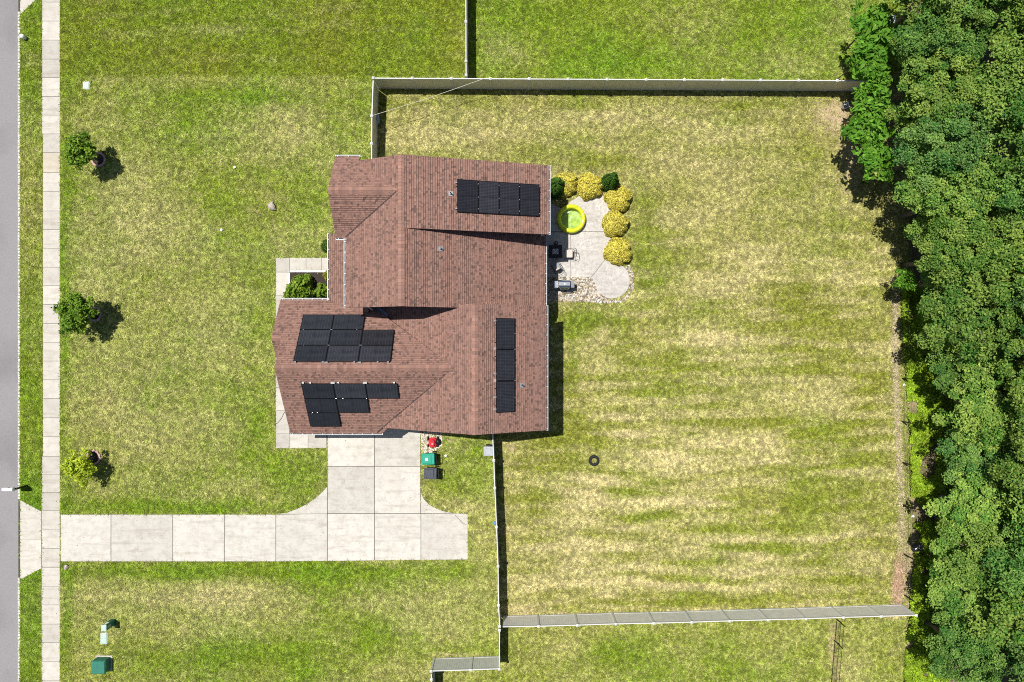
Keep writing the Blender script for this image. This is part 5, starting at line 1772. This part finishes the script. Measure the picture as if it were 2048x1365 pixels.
# young street trees with block rings
ORD = ['first', 'second', 'third', 'fourth', 'fifth', 'sixth', 'seventh', 'eighth', 'ninth', 'tenth', 'eleventh', 'twelfth', 'thirteenth', 'fourteenth', 'fifteenth', 'sixteenth', 'seventeenth', 'eighteenth', 'nineteenth', 'twentieth']
yt = [((198, 320), .95, 2.75, 100, 40, 'dark green round young tree nearest the top of the front lawn', (.04, .12, .010), (.26, .39, .035), 'top'),
      ((190, 629), 1.25, 2.9, 140, 42, 'broad bright green young tree in the middle of the front lawn by the sidewalk', (.06, .17, .012), (.31, .46, .045), 'middle'),
      ((188, 915), 1.05, 2.2, 84, 24, 'sparse yellow green young tree nearest the driveway entrance', (.30, .42, .02), (.52, .60, .05), 'lowest')]
for i, ((px, py), R, H, ns, nl, lab, lo, hi, wh) in enumerate(yt):
    p_ = W(px, py)
    t = thing('young_tree', lab, 'tree', (p_.x, p_.y, 0), 0, 'young trees along the sidewalk')
    me, C = crown('crown', 300 + i, R, R * .85, ns, nl, .17, lo, hi, H, sr=(.16, .29), wr=.62, solid=.25)
    co = link_mesh('crown', me, M['leaf_bright'], t)
    if wh == 'lowest':
        co.location = (-.1, -.32, 0)      # this one leans towards the driveway
    link_mesh('trunk', trunk_mesh('trunk', 300 + i, H * .8, .045, C, 14), M['bark'], t)
    rg = thing('edging_ring', 'ring of pinkish scalloped blocks round the %s young tree on the front lawn' % wh, 'edging', (p_.x, p_.y, 0), 0, 'block rings round the young trees')
    nb_ = 11
    for k_ in range(nb_):
        a = 2 * math.pi * k_ / nb_ + .2 * i
        mb = MB()
        prof = [(-.12, -.065), (.12, -.065), (.135, .0), (.09, .06), (0, .085), (-.09, .06), (-.135, 0)]
        mb.prism(prof, 0, .11 + random.uniform(-.012, .012), .018)
        b_ = mb.build('block', M['block'], rg, False, False)
        b_.location = (.42 * math.cos(a), .42 * math.sin(a), 0)
        b_.rotation_euler = (random.uniform(-.05, .05), random.uniform(-.05, .05), a - math.pi / 2 + random.uniform(-.08, .08))
    MB().lathe([(.36, .0), (.36, .05), (.2, .075), (.001, .08)], 18).build('mulch', M['mulch'], rg, True, False)

# the wood: six crown shapes shared by individual trees
SPECIES = [  # crown radius, half height, sprays, leaves per spray, leaf length, dark and light leaf colour
    (3.0, 2.6, 170, 195, .138, (.042, .160, .024), (.30, .41, .080)),
    (2.7, 2.9, 145, 245, .115, (.034, .135, .024), (.23, .37, .075)),
    (3.2, 2.3, 170, 185, .152, (.050, .170, .022), (.34, .44, .085)),
    (2.5, 2.8, 135, 260, .108, (.036, .140, .030), (.24, .36, .085)),
    (3.1, 2.5, 180, 180, .142, (.044, .170, .024), (.32, .43, .080)),
    (2.8, 2.6, 145, 215, .130, (.048, .165, .022), (.31, .41, .080)),
]
variants = []
for s_, (R_, Hc_, ns_, nl_, L_, dk_, lt_) in enumerate(SPECIES):
    me, C = crown('crown', 500 + s_, R_, Hc_, ns_, nl_, L_, dk_, lt_, 9.0, sr=(.22, .66), wr=.6, solid=.32)
    tm = trunk_mesh('trunk', 500 + s_, 7.6, .17, C, 22)
    variants.append((me, tm))


def wood_tree(i, x, y, sc, zs, rz, label):
    t = thing('woodland_tree', label, 'tree', (x, y, 0), rz, 'trees of the wood')
    t.scale = (sc, sc, zs)
    cm, tm = variants[i % 6]
    link_mesh('crown', cm, M['leaf'], t)
    link_mesh('trunk', tm, M['bark'], t)


rr = random.Random(11)
front = []
yy = 20.3
k_ = 0
while yy > -21:
    px_edge = 682.5 - yy * 35
    # first row: stands just behind the litter strip, crown leans out over the yard further north
    edge = np.interp(yy, [-20, -14, -9, -4, 0, 4, 9, 14, 20], [27.2, 27.9, 28.2, 28.3, 27.8, 26.4, 25.5, 24.9, 24.5])
    front.append((edge + rr.uniform(-.35, .35), yy))
    yy -= rr.uniform(2.7, 3.3)
for i, (x, y) in enumerate(front):
    wood_tree(i, x, y, rr.uniform(.92, 1.12), rr.uniform(.80, .95) if y > 2 else rr.uniform(.62, .80), rr.uniform(0, 6.28), '%s tree from the top of the photo in the front row of the wood' % ORD[i])
yy = 21.5; i = 0
while yy > -22:
    x = np.interp(yy, [-20, 0, 10, 20], [30.2, 30.4, 29.4, 28.6]) + rr.uniform(-.5, .5)
    wood_tree(i + 3, x, yy, rr.uniform(1.05, 1.25), rr.uniform(1.05, 1.22), rr.uniform(0, 6.28), '%s tree from the top of the photo in the taller second row of the wood' % ORD[i])
    yy -= rr.uniform(3.0, 3.8); i += 1
yy = 20; i = 0
while yy > -21:
    x = 33.0 + rr.uniform(-.5, .5)
    wood_tree(i + 1, x, yy, rr.uniform(1.1, 1.3), rr.uniform(1.15, 1.3), rr.uniform(0, 6.28), '%s tree from the top of the photo along the right hand edge of the wood' % ORD[i])
    yy -= rr.uniform(4.0, 5.0); i += 1

for i in range(len(front) - 1):
    (x0, y0), (x1, y1) = front[i], front[i + 1]
    sc = rr.uniform(.55, .72)
    wood_tree(i + 2, (x0 + x1) / 2 + rr.uniform(-.6, .9), (y0 + y1) / 2, sc, sc * .95, rr.uniform(0, 6.28), 'low understorey tree between the %s and %s front row trees of the wood' % (ORD[i], ORD[i + 1]))

# saplings with bright compound leaves at the wood edge
sap = []
for s_ in range(3):
    me, C = crown('crown', 700 + s_, 1.35, 1.1, 30, 26, .36, (.07, .21, .015), (.19, .38, .04), 4.6, sr=(.30, .52), wr=.42, solid=.3)
    sap.append((me, trunk_mesh('trunk', 700 + s_, 4.0, .06, C, 14)))
sp = [(1752, 45, 4.2, 1.15), (1742, 105, 4.2, 1.1), (1752, 205, 4.2, .95), (1750, 255, 4.2, 1.0), (1762, 318, 4.0, 1.0), (1815, 560, 3.2, .55), (1760, 160, 4.0, .7)]
for i, (px, py, h, sc) in enumerate(sp):
    p_ = W(px, py, h)
    labs = ['bright green sapling at the very top right corner of the north lawn', 'bright green sapling beside the pale boards at the top right', 'bright green sapling overhanging the east end of the north fence', 'bright green sapling beside the white tub', 'bright green sapling below the white tub at the yard edge', 'little bright sapling at the upper end of the wire fence', 'small bright sapling between the pale boards and the north fence end']
    t = thing('sapling', labs[i], 'tree', (p_.x, p_.y, 0), i * 1.3, 'bright saplings at the wood edge')
    t.scale = (sc, sc, h / 4.0)
    link_mesh('crown', sap[i % 3][0], M['leaf_bright'], t)
    link_mesh('trunk', sap[i % 3][1], M['bark'], t)

# undergrowth along the wire fence
rs = np.random.RandomState(91)
n_ = 85000
yy = rs.uniform(570, 1420, n_)
left = np.interp(yy, [570, 640, 720, 800, 900, 1000, 1090, 1180, 1260, 1420], [1800, 1800, 1805, 1812, 1816, 1818, 1828, 1818, 1812, 1800])
wid = np.interp(yy, [570, 640, 760, 860, 930, 1000, 1100, 1180, 1260, 1420], [50, 70, 105, 105, 95, 95, 90, 80, 80, 80])
xx = left + rs.rand(n_) * wid
x = (xx - 1024) * CAMH / FPX; y = (682.5 - yy) * CAMH / FPX
dens = fbm(x, y, 1.4, 14, 3)
thin = np.interp(yy, [570, 840, 940, 1060, 1150, 1420], [.24, .26, .32, .38, .32, .30])
kp = dens > thin
x, y, dens = x[kp], y[kp], dens[kp]
n_ = len(x)
z = .05 + np.clip(dens - .3, 0, 1) * 1.6 * rs.rand(n_) ** .5 + .15 * rs.rand(n_)
nrm, t_ = tilt_leaves(rs, np.tile([-.1, 0, 1.0], (n_, 1)), .5)
L = .08 + .10 * rs.rand(n_)
cc = (.55 + .75 * fbm(x, y, .7, 44, 2))[:, None] * np.array([(.34, .50, .03), (.28, .44, .025), (.42, .54, .045), (.20, .34, .02)])[rs.randint(0, 4, n_)] * (.65 + .6 * rs.rand(n_, 1))
o = stuff(link_mesh('undergrowth', leaf_mesh('undergrowth', np.stack([x, y, z], 1), nrm, t_, L, L * .6, cc), M['leaf_bright']))
o['label'] = 'low yellow green undergrowth behind the wire fence'; o['category'] = 'undergrowth'
